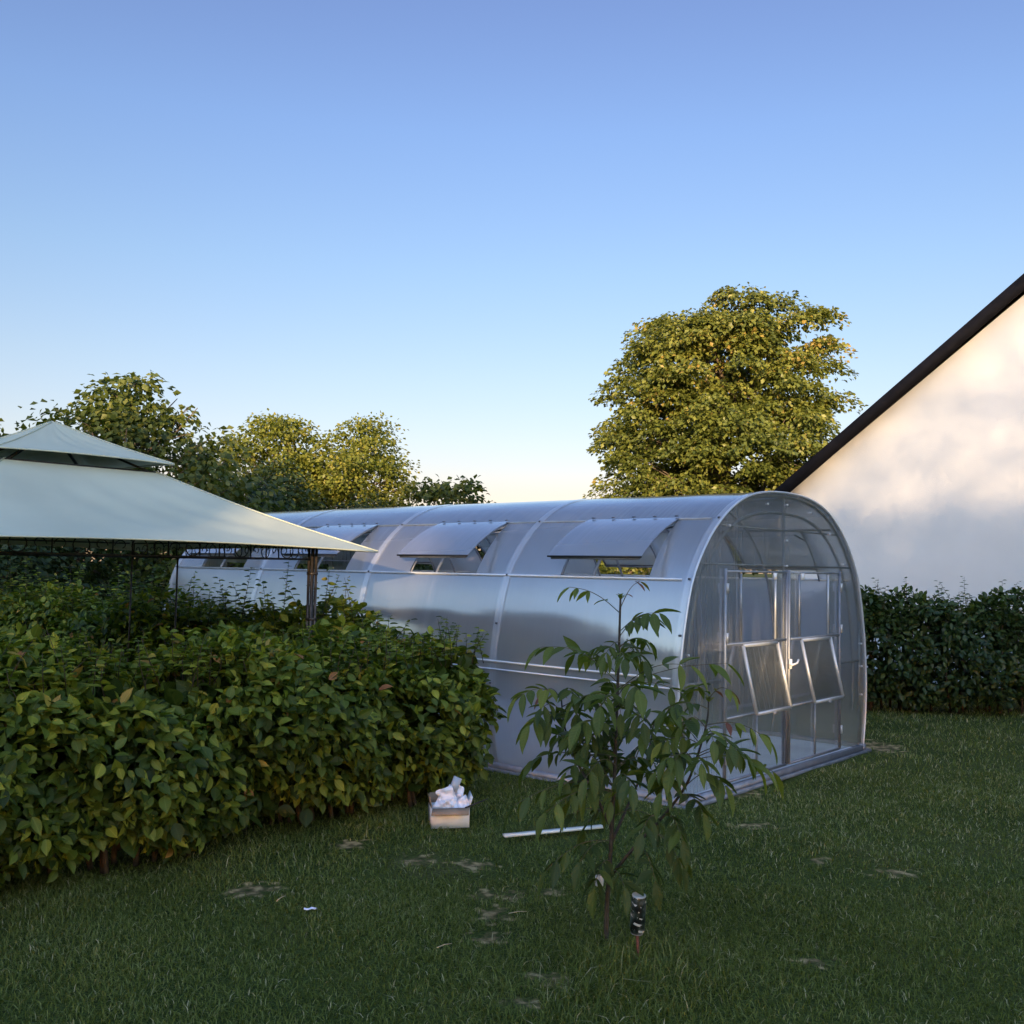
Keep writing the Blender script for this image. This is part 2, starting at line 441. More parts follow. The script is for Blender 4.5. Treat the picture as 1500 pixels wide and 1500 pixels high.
# ------------------------------------------------------------------ ground
BARE = []      # (x, y, rx, ry) in metres
def bare(px, py, wpx, hpx):
    d = ray(px, py); t = -CAM_H / d.z
    P = Vector((0, 0, CAM_H)) + d * t
    d2 = ray(px, py + hpx); t2 = -CAM_H / d2.z
    P2 = d2 * t2
    BARE.append((P.x, P.y, wpx * 1.2 / 1444.0 * P.y, abs(P.y - P2.y) * 1.25))
for a in ((375, 1307, 36, 10), (352, 1310, 18, 8), (695, 1268, 28, 8), (712, 1312, 20, 7), (750, 1312, 16, 9), (722, 1340, 26, 12), (808, 1308, 22, 7),
          (715, 1372, 30, 10), (1105, 1212, 32, 6), (1195, 1264, 18, 4), (1305, 1283, 28, 5), (805, 1437, 32, 12), (765, 1475, 26, 9), (510, 1240, 24, 8), (1195, 1405, 26, 8),
          (610, 1262, 26, 7), (1290, 1092, 28, 8), (1090, 1160, 26, 6)):
    bare(*a)
BARE = np.array(BARE)
def bare_mask(x, y):
    m = np.zeros_like(x)
    for bx, by, rx, ry in BARE:
        m = np.maximum(m, np.exp(-(((x - bx) / rx) ** 2 + ((y - by) / ry) ** 2) * 0.9))
    return m
def ground_z(x, y):
    return 0.012 * np.sin(x * 2.1 + 0.7) * np.cos(y * 1.7) + 0.008 * np.sin(x * 5.3 + y * 4.1)
def make_ground():
    near = np.linspace(-9, 9, 220)
    xs = np.concatenate([[-1500, -500, -150, -60, -25, -14], near, [14, 25, 60, 150, 500, 1500]])
    ny = np.concatenate([np.linspace(1.5, 11, 200)])
    ys = np.concatenate([[-1500, -500, -150, -60, -20, -5], ny, [14, 20, 35, 60, 150, 500, 1500]])
    X, Y = np.meshgrid(xs, ys)
    Z = ground_z(X, Y) * (np.abs(X) < 12) * (Y > 0) * (Y < 12)
    mb = MB().grid(np.stack([X, Y, Z], -1))
    bm_ = bare_mask(X.ravel(), Y.ravel())
    mb.attr['bare'] = [np.stack([bm_, bm_, bm_], 1).astype(np.float32)]
    o = mb.build("ground", M['ground'], smooth=True)
    tag(o, kind='structure')
make_ground()

# ------------------------------------------------------------------ leaves
def leaf_template(rows, droop, cup, tipz):
    """rows: (x, half width); midrib sinks by cup, whole blade bends down by droop"""
    V = [(0, 0, 0)]
    for x, w in rows:
        z = -droop * x * x
        V += [(x, -w, z + cup * w), (x, 0, z - cup * .25), (x, w, z + cup * w)]
    V.append((1.0, 0, -droop + tipz))
    f3 = [(0, 1, 2), (0, 2, 3)]; f4 = []
    for i in range(len(rows) - 1):
        p, q = 1 + 3 * i, 4 + 3 * i
        f4 += [(p, q, q + 1, p + 1), (p + 1, q + 1, q + 2, p + 2)]
    p, t = 1 + 3 * (len(rows) - 1), len(V) - 1
    f3 += [(p, t, p + 1), (p + 1, t, p + 2)]
    return dict(v=np.array(V, float), f3=np.array(f3), f4=np.array(f4))
T_BROAD = leaf_template([(.10, .17), (.28, .31), (.50, .34), (.70, .26), (.87, .11)], .22, .22, -.02)
T_LONG = leaf_template([(.08, .09), (.25, .19), (.48, .225), (.70, .165), (.88, .07)], .30, .18, -.03)
T_KITE = dict(v=np.array([[0, 0, 0], [.5, -.36, .07], [1.0, 0, -.12], [.5, .36, .07], [.5, 0, -.03]]),
              f3=np.array([(0, 1, 4), (1, 2, 4), (0, 4, 3), (4, 2, 3)]), f4=None)

def leaves(mb, T, pos, axis, nrm, size, var, width=None):
    """pos, axis (leaf base to tip), nrm: (n,3); size (n,), var (n,) in 0..1"""
    n = len(pos)
    ax = unit(axis)
    nz = unit(nrm - ax * np.sum(nrm * ax, 1, keepdims=True))
    y = np.cross(nz, ax)
    tv = T['v']; k = len(tv)
    w = np.ones(n) if width is None else width
    V = (pos[:, None, :] + size[:, None, None] * (tv[None, :, 0, None] * ax[:, None, :] + (tv[None, :, 1, None] * w[:, None, None]) * y[:, None, :] + tv[None, :, 2, None] * nz[:, None, :]))
    off = (np.arange(n) * k)[:, None, None]
    faces = [(T['f3'][None] + off).reshape(-1, 3)]
    if T['f4'] is not None: faces.append((T['f4'][None] + off).reshape(-1, 4))
    lv = np.repeat(np.stack([var, var, var], 1), k, axis=0)
    lp = np.tile(tv, (n, 1))
    mb.add(V.reshape(-1, 3), faces, leafvar=lv, leafpos=lp)

rng = np.random.default_rng(7)

def randdir(n):
    return unit(rng.normal(size=(n, 3)))

# ------------------------------------------------------------------ greenhouse
GW, GL, NB, BAY = 2.99, 4 * 1.678, 4, 1.678
HW = GW / 2
PROF = np.array([(1.495, 0), (1.543, .24), (1.568, .5), (1.565, .68), (1.53, 1.0), (1.475, 1.25), (1.39, 1.5), (1.285, 1.66), (1.15, 1.81), (1.0, 1.93), (.80, 2.045), (.60, 2.115), (.40, 2.153), (.20, 2.17), (0, 2.175)])
def smooth_prof(n):
    d = np.concatenate([[0], np.cumsum(np.linalg.norm(np.diff(PROF, axis=0), axis=1))])
    # catmull-like resample through cubic hermite
    t = np.linspace(0, d[-1], n)
    out = []
    m = np.gradient(PROF, d, axis=0)
    for x in t:
        i = min(max(np.searchsorted(d, x) - 1, 0), len(d) - 2)
        h = d[i + 1] - d[i]; s = (x - d[i]) / h
        out.append((2*s**3-3*s**2+1)*PROF[i] + (s**3-2*s**2+s)*h*m[i] + (-2*s**3+3*s**2)*PROF[i+1] + (s**3-s**2)*h*m[i+1])
    return np.array(out), t
SP, ST = smooth_prof(97)
LEFT = np.stack([HW - SP[:, 0], SP[:, 1]], 1)      # (s, z) going up the left side
def prof_idx(z):
    return int(np.argmin(np.abs(SP[:, 1] - z)))
I_LO, I_HI = prof_idx(1.49), prof_idx(1.93)
Z_RAIL = [0.53, 1.05, 1.57]
V0, V1 = 0.35, 1.15                                 # vent along each bay

gh = empty("greenhouse", tuple(ORI), YAW, "long arched polycarbonate greenhouse with propped open roof vents, between the hedge and the white house", "greenhouse")

def side_sheet(mb, i0, i1, t0, t1, side, n_t=6, off=0.0):
    idx = np.arange(i0, i1 + 1)
    ts = np.linspace(t0, t1, n_t)
    pr = LEFT[idx].copy()
    if off:
        tg = np.gradient(LEFT, axis=0)[idx]; nr = np.stack([-tg[:, 1], tg[:, 0]], 1); nr /= np.linalg.norm(nr, axis=1)[:, None]
        pr = pr + nr * off
    P = np.zeros((len(idx), n_t, 3))
    s = pr[:, 0] if side < 0 else GW - pr[:, 0]
    P[:, :, 0] = s[:, None]; P[:, :, 1] = ts[None, :]; P[:, :, 2] = pr[:, 1][:, None] + 0.02
    mb.grid(P)

def arc_pts(off=0.0, t=0.0, i0=0):
    tg = np.gradient(LEFT, axis=0); nr = np.stack([-tg[:, 1], tg[:, 0]], 1); nr /= np.linalg.norm(nr, axis=1)[:, None]
    L_ = LEFT + nr * off
    L_ = L_[i0::3]
    Rr = np.stack([GW - L_[:, 0], L_[:, 1]], 1)[::-1][1:]
    A = np.concatenate([L_, Rr])
    return np.stack([A[:, 0], np.full(len(A), t), A[:, 1] + 0.02], 1)

last = len(LEFT) - 1
for k in range(NB):
    t0, t1 = k * BAY + 0.001, (k + 1) * BAY - 0.001
    mb = MB()
    for side in (-1, 1):
        side_sheet(mb, 0, I_LO, t0, t1, side)
        side_sheet(mb, I_HI, last, t0, t1, side)
        side_sheet(mb, I_LO, I_HI, t0, k * BAY + V0, side, 3)
        side_sheet(mb, I_LO, I_HI, k * BAY + V1, t1, side, 3)
    o = mb.build("roof_sheet", M['poly'], gh, smooth=True, weld=True)
    for side in (-1, 1):
        ang = rad(18 if side < 0 else 13)
        # vent flap hinged on the upper purlin, swung outwards
        idx = np.arange(I_LO, I_HI + 1)
        pr = LEFT[idx] - LEFT[I_HI]
        c, s_ = math.cos(-ang), math.sin(-ang)
        pr = np.stack([pr[:, 0] * c - pr[:, 1] * s_, pr[:, 0] * s_ + pr[:, 1] * c], 1) + LEFT[I_HI]
        tg = np.gradient(pr, axis=0); nr = np.stack([-tg[:, 1], tg[:, 0]], 1); nr /= np.linalg.norm(nr, axis=1)[:, None]
        pr = pr + nr * 0.012
        sx = pr[:, 0] if side < 0 else GW - pr[:, 0]
        ta, tb = k * BAY + V0 - 0.02, k * BAY + V1 + 0.02
        P = np.zeros((len(idx), 4, 3)); P[:, :, 0] = sx[:, None]; P[:, :, 1] = np.linspace(ta, tb, 4)[None]; P[:, :, 2] = pr[:, 1][:, None] + 0.02
        vent = MB().grid(P).build("vent", M['poly_vent'], gh, smooth=True)
        lo = P[0]; hi = P[-1]
        MB().bar(lo[0], lo[-1], 0.014, 0.014).build("edge_seal", M['rubber'], vent)
        fm = MB()
        inn = -nr * 0.016
        for j, tt in ((0, ta + 0.03), (1, tb - 0.03)):
            q = pr + inn
            qs = q[:, 0] if side < 0 else GW - q[:, 0]
            fm.tube(np.stack([qs, np.full(len(qs), tt), q[:, 1] + 0.02], 1)[::3], 0.010, 6)
        q0 = pr[0] + inn[0]; qx = q0[0] if side < 0 else GW - q0[0]
        fm.bar((qx, ta + 0.03, q0[1] + 0.02), (qx, tb - 0.03, q0[1] + 0.02), 0.02)
        fm.build_each("vent_frame_bar", M['galv_dark'], vent)
        hb = MB()
        for tt in np.linspace(ta + 0.04, tb - 0.04, 5):
            hx = hi[0][0]; hb.box((hx, tt, hi[0][2] + 0.012), (0.013, 0.026, 0.008))
        hb.build_each("hinge", M['bolt'], vent)
        # side frame of the opening
        om = MB()
        for tt in (k * BAY + V0, k * BAY + V1):
            q = LEFT[I_LO:I_HI + 1:3]
            qs = q[:, 0] if side < 0 else GW - q[:, 0]
            off = 0.012 if side < 0 else -0.012
            om.tube(np.stack([qs + off, np.full(len(qs), tt), q[:, 1] + 0.008], 1), 0.008, 6)
        om.build_each("opening_trim", M['galv_dark'], gh)
        st = MB()
        h0 = np.array([LEFT[I_HI][0] + 0.06 if side < 0 else GW - LEFT[I_HI][0] - 0.06, k * BAY + V0 + 0.03, 1.90])
        e0 = np.array([sx[len(sx) // 2 + 3], k * BAY + V0 + 0.03, pr[len(sx) // 2 + 3, 1]])
        st.tube([h0, e0], 0.008, 6); st.build("vent_stay", M['rubber'], gh)

# joint bands between the sheets
for k in range(NB + 1):
    mb = MB()
    t0, t1 = (k * BAY - 0.035, k * BAY + 0.035)
    if k == 0: t0, t1 = (-0.012, 0.045)
    if k == NB: t0, t1 = (GL - 0.06, GL + 0.012)
    for side in (-1, 1):
        side_sheet(mb, 0, last, t0, t1, side, 2, off=0.006)
    o = mb.build("joint_band", M['band'], gh, smooth=True, weld=True)
    bm_ = MB()
    for side in (-1, 1):
        for i in (20, 34, I_LO, I_HI):
            s = LEFT[i, 0] - 0.010; s = s if side < 0 else GW - s
            bm_.box((s, (t0 + t1) / 2, LEFT[i, 1] + 0.026), (0.014, 0.014, 0.014))
    bm_.build_each("screw", M['bolt'], o)
# galvanised arches inside
n_arch = 9
for i in range(n_arch):
    t = 0.03 + (GL - 0.06) * i / (n_arch - 1)
    MB().tube(arc_pts(-0.028, t), 0.0125, 6).build("arch", M['galv'], gh, smooth=True)
# purlins: pale strip outside on the lower line, tubes inside
for side in (-1, 1):
    for i, w, mt in ((I_LO, 0.020, 'pale_trim'), (I_HI, 0.016, 'galv')):
        s = LEFT[i, 0]; s = s if side < 0 else GW - s
        MB().bar((s, 0.08, LEFT[i, 1] + 0.02), (s, GL - 0.06, LEFT[i, 1] + 0.02), 0.02, w).build("purlin", M[mt], gh)
    for zr, mt in ((0.845, 'alu'), (0.785, 'pale_trim')):
        s = LEFT[prof_idx(zr - .02), 0] - 0.012; s = s if side < 0 else GW - s
        MB().bar((s, 0.06, zr), (s, GL - 0.05, zr), 0.014, 0.016 if mt == 'alu' else 0.010).build("side_rail", M[mt], gh)
MB().bar((HW, 0.03, 2.15), (HW, GL - 0.03, 2.15), 0.02, 0.02).build("ridge_bar", M['galv'], gh)
# base
bs = MB()
for s in (0.0, GW): bs.box((s, GL / 2, 0.028), (0.05, GL + 0.05, 0.07))
bs.box((HW, -0.008, 0.026), (GW - 0.072, 0.034, 0.062)); bs.box((HW, GL + 0.008, 0.026), (GW - 0.072, 0.034, 0.062))
bs.build_each("base_rail", M['galv_dark'], gh)
kb = MB()
for s in (-0.05, GW + 0.05): kb.box((s, GL / 2, 0.008), (0.028, GL + 0.06, 0.03))
kb.box((HW, -0.046, 0.006), (GW + 0.12, 0.03, 0.024))
kb.build_each("kerb", M['concrete'], gh)
MB().grid(np.stack([*np.meshgrid(np.linspace(.04, GW - .04, 12), np.linspace(.02, GL - .02, 24)), np.full((24, 12), 0.03)], -1)).build("floor", M['gravel'], gh)

# end walls
DX = (0.175 * GW, 0.825 * GW)          # door hinge stiles
WIN = ((0.251 * GW, 0.431 * GW), (0.569 * GW, 0.749 * GW))
def end_wall(t, windows, parent):
    """flat end sheet: vertical strips whose top follows the arch; window openings left out"""
    half = np.concatenate([LEFT, np.stack([GW - LEFT[:, 0], LEFT[:, 1]], 1)[::-1][1:]])
    xs = sorted(set([0.0, GW] + [DX[0], DX[1], HW] + [w for p in WIN for w in p] + list(np.linspace(0, GW, 40))))
    xs = np.array([x for x in xs if 0.0 <= x <= GW])
    def top(x):
        xl = x if x <= HW else GW - x
        up = LEFT[prof_idx(0.6):]
        return np.interp(xl, up[:, 0], up[:, 1])
    mb = MB()
    for a, b in zip(xs[:-1], xs[1:]):
        mid = (a + b) / 2
        win = windows and any(p[0] < mid < p[1] for p in WIN)
        segs = [(0.07, Z_RAIL[1]), (Z_RAIL[2], None)] if win else [(0.07, None)]
        for z0, z1 in segs:
            za, zb = (z1, z1) if z1 else (top(a) + .015, top(b) + .015)
            mb.add([(a, t, z0), (b, t, z0), (b, t, zb), (a, t, za)], [(0, 1, 2, 3)])
    # bulge of the profile left and right of the base width
    for sgn in (0, 1):
        pr = LEFT[:prof_idx(1.3) + 1]
        pr = pr[pr[:, 0] < 0.02]
        for i in range(len(pr) - 1):
            p, q = pr[i], pr[i + 1]
            pts = [(min(p[0], 0), t, p[1] + .02), (0, t, p[1] + .02), (0, t, q[1] + .02), (min(q[0], 0), t, q[1] + .02)]
            if sgn: pts = [(GW - x, y, z) for x, y, z in pts][::-1]
            mb.add(pts, [(0, 1, 2, 3)])
    return mb.build("end_sheet", M['poly_front'], parent, weld=True)
end_wall(0.0, True, gh)
end_wall(GL, True, gh)
for t, dz in ((0.022, 0), (GL - 0.022, 0)):
    MB().bar((HW, t, 0.08), (HW, t, 2.16), 0.016).build("centre_post", M['galv'], gh)
    for sx in (0.02, GW - 0.02):
        MB().bar((sx, t, 0.08), (sx, t, 1.15), 0.025).build("corner_post", M['galv'], gh)
    MB().bar((0.22, t, 1.62), (GW - 0.22, t, 1.62), 0.014).build("cross_rail", M['galv'], gh)
    MB().bar((0.48, t, 1.90), (GW - 0.48, t, 1.90), 0.012).build("cross_rail", M['galv'], gh)
    for a, b in ((0.03, DX[0]), (DX[1], GW - 0.03)):
        MB().bar((a, t, 0.80), (b, t, 0.80), 0.018).build("cross_rail", M['galv'], gh)
# arch rim on the front edge
MB().tube(arc_pts(0.0, -0.006), 0.009, 6).build("front_rim", M['pale_trim'], gh, smooth=True)
MB().tube(arc_pts(-0.16, 0.05, 10), 0.012, 6).build("arch", M['galv'], gh, smooth=True)

for di in (0, 1):
    xa, xb = (DX[0], HW - 0.02) if di == 0 else (HW + 0.02, DX[1])
    wa, wb = WIN[di]
    y = -0.016
    door = empty("door", (0, 0, 0)); door.parent = gh
    MB().bar((xa, y, 0.09), (xa, y, Z_RAIL[2] + .02), 0.019).build("stile", M['galv'], door)
    MB().bar((xb, y, 0.09), (xb, y, Z_RAIL[2] + .02), 0.017).build("stile", M['galv_dark'], door)
    for z in (0.09, *Z_RAIL):
        MB().bar((xa + .013, y, z), (xb - .011, y, z), 0.014, 0.016).build("door_rail", M['galv'] if z > 0.1 else M['galv_dark'], door)
    xm = (xa + xb) / 2
    MB().bar((xm, y + .003, 0.10), (xm, y + .003, Z_RAIL[0] - .012), 0.013).build("lower_bar", M['galv'], door)
    for x in (wa, wb):
        MB().bar((x, y + .002, Z_RAIL[1] + .012), (x, y + .002, Z_RAIL[2] - .012), 0.015, 0.015).build("window_post", M['alu'] if x == wb else M['galv'], door)
    # sash swung down from the middle rail
    ang = rad(13)
    def sp_(x, d):        # d metres down the sash
        return (x, y - 0.018 - d * math.sin(ang), Z_RAIL[1] - 0.015 - d * math.cos(ang))
    sl = Z_RAIL[2] - Z_RAIL[1] - 0.03
    fr = MB()
    sash = MB().add([sp_(wa, 0), sp_(wb, 0), sp_(wb, sl), sp_(wa, sl)], [(0, 1, 2, 3)]).build("window_sash", M['poly_front'], door)
    for x in (wa, wb):
        MB().bar(sp_(x, 0), sp_(x, sl), 0.020, 0.020, up=(0, 1, 0)).build("sash_stile", M['alu'], sash)
    MB().bar(sp_(wa + .013, sl), sp_(wb - .013, sl), 0.020, 0.022).build("sash_rail", M['alu'], sash)
    MB().bar(sp_(wa + .013, 0), sp_(wb - .013, 0), 0.020, 0.022).build("sash_rail", M['alu'], sash)
    cl = MB(); xx = (wa + wb) / 2
    cl.box(sp_(xx, sl + 0.018), (0.045, 0.02, 0.018)); cl.tube([sp_(xx + .01, sl + .02), sp_(xx + .06, sl - 0.01)], 0.006, 6)
    cl.build("catch", M['galv'], sash)
    MB().box((wb - 0.03 if di == 0 else wa + 0.03, y - .01, Z_RAIL[2] - 0.03), (0.035, 0.02, 0.05)).build("window_latch", M['handle'], door)
    hg = MB()
    hx = xa if di == 0 else xb
    for z in (0.25, 1.1, 1.45):
        hg.box((hx, y - .018, z), (0.022, 0.012, 0.07))
    hg.build_each("door_hinge", M['alu'], door)
    if di == 0:
        hd = MB()
        hd.box((HW + 0.005, y - 0.022, 0.86), (0.022, 0.02, 0.075))
        hd.tube([(HW - 0.03, y - 0.045, 0.855), (HW + 0.01, y - 0.05, 0.86), (HW + 0.06, y - 0.05, 0.865), (HW + 0.095, y - 0.045, 0.89)], 0.008, 8)
        hd.build("door_handle", M['handle'], door, smooth=True)
sc_ = MB()
for x, z in [(HW, 2.10), (HW - .32, 2.09), (HW + .42, 2.06), (HW + .80, 1.90), (HW - .9, 1.90), (HW + 1.08, 1.65), (HW, 1.82), (HW, 1.62), (0.05, 1.0), (GW - .04, 0.95), (GW - .03, .5), (GW - .03, .75)]:
    sc_.box((x, -0.008, z), (0.016, 0.012, 0.016))
sc_.build_each("screw", M['alu'], gh)

# ------------------------------------------------------------------ hedges
def hedge(name, a0, a1, b0, b1, H, n, mat, label, group, size=(0.055, 0.085), rounding=0.22, lump=0.10, sprouts=60, T=T_BROAD, seed=1, frame=None, sprout_h=0.25, fancy=True, cut=None):
    """clipped hedge between a0..a1 (across) and b0..b1 (along) in the greenhouse's directions (or a frame = (origin, ex, ey))"""
    g = np.random.default_rng(seed)
    o_, ex, ey = frame if frame else (ORI, VX, UX)
    root = empty(name, tuple(o_ + ex * (a0 + a1) / 2 + ey * (b0 + b1) / 2), 0, label, "hedge", group)
    ph = g.uniform(0, 6.28, 12)
    def lumpf(p):
        return lump * (np.sin(p[:, 0] * 3.1 + ph[0]) * np.sin(p[:, 1] * 2.7 + ph[1] + p[:, 2] * 2.2) + 0.6 * np.sin(p[:, 0] * 6.3 + p[:, 2] * 5.1 + ph[2]) + 0.5 * np.sin(p[:, 1] * 7.1 + p[:, 2] * 6.3 + ph[3]) + 0.45 * np.sin(p[:, 0] * 13.0 + p[:, 1] * 9.0 + ph[4]) * np.sin(p[:, 2] * 12.0 + p[:, 1] * 6.0))
    ca, cb = (a0 + a1) / 2, (b0 + b1) / 2
    ha, hb, hc = (a1 - a0) / 2, (b1 - b0) / 2, H / 2
    # points on a box surface by area, then rounded
    A = np.array([2 * hb * 2 * hc, 2 * hb * 2 * hc, 2 * ha * 2 * hc, 2 * ha * 2 * hc, 4 * ha * hb])
    face = g.choice(5, n, p=A / A.sum())
    q = g.uniform(-1, 1, (n, 3))
    q[face == 0, 0] = -1; q[face == 1, 0] = 1; q[face == 2, 1] = -1; q[face == 3, 1] = 1; q[face == 4, 2] = 1
    p = q * np.array([ha, hb, hc])
    # rounding: pull towards an inner box
    inner = np.clip(p, -np.array([ha - rounding, hb - rounding, hc - rounding]), np.array([ha - rounding, hb - rounding, hc - rounding]))
    inner[:, 2] = np.maximum(inner[:, 2], p[:, 2] * (p[:, 2] < 0) - 9 * (p[:, 2] >= 0))
    d = p - inner
    nr = unit(d + 1e-9)
    p = inner + nr * rounding
    depth = g.exponential(0.085, n); depth = np.minimum(depth, 0.45)
    p2 = p + nr * (lumpf(p * 1.0)[:, None] - depth[:, None])
    # widest about a third of the way up, tucked in at the foot
    zz = p2[:, 2] + hc
    tuck = np.clip((0.35 - zz) / 0.35, 0, 1) ** 1.5 * 0.20
    p2[:, :2] -= nr[:, :2] * tuck[:, None]
    p2[:, 2] = np.maximum(p2[:, 2], -hc + 0.03 + g.uniform(0, 0.10, n))
    W = o_ + ex * (ca + p2[:, :1]) + ey * (cb + p2[:, 1:2]) + np.array([0, 0, 1.0]) * (p2[:, 2:3] + hc)
    NW = nr[:, :1] * ex + nr[:, 1:2] * ey + nr[:, 2:3] * np.array([0, 0, 1.0])
    if cut is not None:
        k = cut(W); W, NW, depth, zz = W[k], NW[k], depth[k], zz[k]
    # open pockets in the clipped face, darker inside
    pk = np.sin(W @ np.array([9.1, 5.3, 4.0]) + ph[5]) + np.sin(W @ np.array([-4.7, 8.3, 10.3]) + ph[6]) + np.sin(W @ np.array([15.0, -7.0, 13.0]) + ph[7]) * .8
    k = ~((pk > 1.0) & (depth < .20) & (g.random(len(W)) < .85))
    W, NW, depth, zz = W[k], NW[k], depth[k], zz[k]
    n = len(W)
    rd = unit(g.normal(size=(n, 3)))
    ax = unit(NW * 0.40 + np.array([0, 0, -0.42]) * (1 - np.clip(NW[:, 2:3], 0, 1)) + rd * 0.80 + np.array([0, 0, 0.12]))
    nm = unit(NW * 0.62 + np.array([0, 0, 0.75]) + unit(g.normal(size=(n, 3))) * 0.72)
    sz = size[0] + (size[1] - size[0]) * g.beta(1.6, 1.7, n)
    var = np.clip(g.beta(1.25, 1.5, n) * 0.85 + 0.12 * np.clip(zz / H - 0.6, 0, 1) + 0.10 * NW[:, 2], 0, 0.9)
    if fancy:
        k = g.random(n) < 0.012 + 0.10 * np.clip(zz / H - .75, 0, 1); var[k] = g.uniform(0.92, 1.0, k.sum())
    mb = MB()
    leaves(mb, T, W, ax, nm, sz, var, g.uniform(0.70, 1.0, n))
    # darker fill leaves deep inside, inner shade put into their colour
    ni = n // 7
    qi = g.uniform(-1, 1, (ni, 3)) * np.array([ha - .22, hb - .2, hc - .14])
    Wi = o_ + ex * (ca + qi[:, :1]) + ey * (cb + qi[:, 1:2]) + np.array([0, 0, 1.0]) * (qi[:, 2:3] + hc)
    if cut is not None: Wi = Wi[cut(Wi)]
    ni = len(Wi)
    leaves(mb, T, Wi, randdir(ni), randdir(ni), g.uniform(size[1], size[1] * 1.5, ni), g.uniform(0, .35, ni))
    # sprouts above the clipped top
    tw = MB()
    for i in range(sprouts):
        aa, bb = g.uniform(a0 + .1, a1 - .1), g.uniform(b0 + .08, b1 - .08)
        if abs(aa + 1.43) < .32 and bb > 1.3 and b1 < 3 and frame is None: continue      # kept low round the gazebo post
        z0 = H - 0.12
        base = o_ + ex * aa + ey * bb + np.array([0, 0, z0])
        hgt = 0.12 + g.random() ** 2.5 * sprout_h + 0.05
        lean = np.array([g.normal() * .25, g.normal() * .25, 1]); lean /= np.linalg.norm(lean)
        pts = [base, base + lean * hgt * .5, base + lean * hgt + np.array([g.normal() * .02, g.normal() * .02, 0])]
        tw.tube(pts, [0.003, 0.0022, 0.0012], 4)
        m = int(4 + hgt * 26)
        f = np.linspace(0.25, 1, m)
        P = base + lean * (hgt * f)[:, None]
        dd = unit(np.stack([np.cos(np.arange(m) * 2.6 + i), np.sin(np.arange(m) * 2.6 + i), np.full(m, .25)], 1))
        leaves(mb, T, P, dd, np.tile([0, 0, 1.0], (m, 1)) + g.normal(size=(m, 3)) * .3, (size[0] * 0.55 + size[1] * .45) * (1.1 - .45 * f), np.clip(g.normal(.55, .2, m), 0, .93))
    # woody inside: stems from the ground plus a tangle of twigs
    L_ = max(a1 - a0, b1 - b0)
    for i in range(int(L_ * 16)):
        aa, bb = g.uniform(a0 + .28, a1 - .28), g.uniform(b0 + .26, b1 - .2) if b1 - b0 < 2 else g.uniform(b0 + .3, b1 - .3)
        base = o_ + ex * aa + ey * bb
        pts = [base, base + np.array([g.normal() * .04, g.normal() * .04, H * .4]), base + np.array([g.normal() * .08, g.normal() * .08, H * .8])]
        tw.tube(pts, [0.016, 0.010, 0.004], 5)
    mb.build("foliage", mat, None, smooth=True, loc=root.location).parent = root
    root_f = root.children[0]; root_f.location = (0, 0, 0)
    b = tw.build("stems", M['twig'], None, loc=root.location); b.parent = root; b.location = (0, 0, 0)
    return root

hedge("hornbeam_hedge", -8.6, -0.60, 1.0, 1.94, 1.03, 58000, M['hedge_leaf'],
      "clipped hedge of broad green leaves in the left foreground, in front of the gazebo", "garden hedges", size=(0.038, 0.100), sprouts=520, seed=3, sprout_h=0.16, rounding=0.34, lump=.13,
      cut=lambda W: W[:, 1] > 0.6)
hedge("hornbeam_hedge", -1.36, -0.78, 1.75, 9.5, 1.15, 20000, M['hedge_leaf'],
      "darker hedge run with upright shoots behind the gazebo post, along the greenhouse side", "garden hedges", size=(0.06, 0.10), sprouts=170, seed=5, sprout_h=0.40, rounding=0.2)
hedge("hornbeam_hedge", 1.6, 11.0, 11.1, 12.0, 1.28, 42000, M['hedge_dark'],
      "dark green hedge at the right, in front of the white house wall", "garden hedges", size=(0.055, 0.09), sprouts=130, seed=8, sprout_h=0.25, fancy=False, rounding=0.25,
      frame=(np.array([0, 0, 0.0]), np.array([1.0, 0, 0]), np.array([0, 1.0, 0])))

# ------------------------------------------------------------------ gazebo
gz_c = gl(-2.73, 3.47)
gz = empty("gazebo", tuple(gz_c), YAW, "garden gazebo with sage green two tier canopy and dark iron posts, behind the left hedge", "gazebo")
def fabric(half0, z0, half1, z1, mb, n=14, sag=0.05, side_sag=0.03, thick=True):
    """four slightly hollow cloth faces between square half0 (at z0) and square half1 (at z1)"""
    for r in range(4):
        R = np.array([[math.cos(r * math.pi / 2), -math.sin(r * math.pi / 2), 0], [math.sin(r * math.pi / 2), math.cos(r * math.pi / 2), 0], [0, 0, 1]])
        P = np.zeros((n, 2 * n, 3))
        for i in range(n):
            f = i / (n - 1)
            h = half0 + (half1 - half0) * f
            for j in range(2 * n):
                g = j / (2 * n - 1) * 2 - 1
                z = z0 + (z1 - z0) * f - sag * math.sin(math.pi * f) * (0.45 + 0.55 * (1 - g * g)) + side_sag * (1 - f) * (1 - g * g)
                z += (.007 * math.sin(g * 7 + f * 9 + r * 2) * math.sin(f * 5 + g * 3) + .004 * math.sin(g * 19 + f * 13 + r)) * math.sin(math.pi * f) * (1 - g * g)
                P[i, j] = (g * h, -h, z)
        mb.grid(P @ R.T)
mb = MB(); fabric(1.625, 1.665, 0.50, 2.20, mb, n=26, sag=0.06)
cn = mb.build("canopy", M['canopy'], gz, weld=True)
mb = MB(); fabric(0.60, 2.255, 0.01, 2.53, mb, sag=0.03, side_sag=0.012)
mb.build("vent_canopy", M['canopy'], gz, weld=True)
hem = MB()
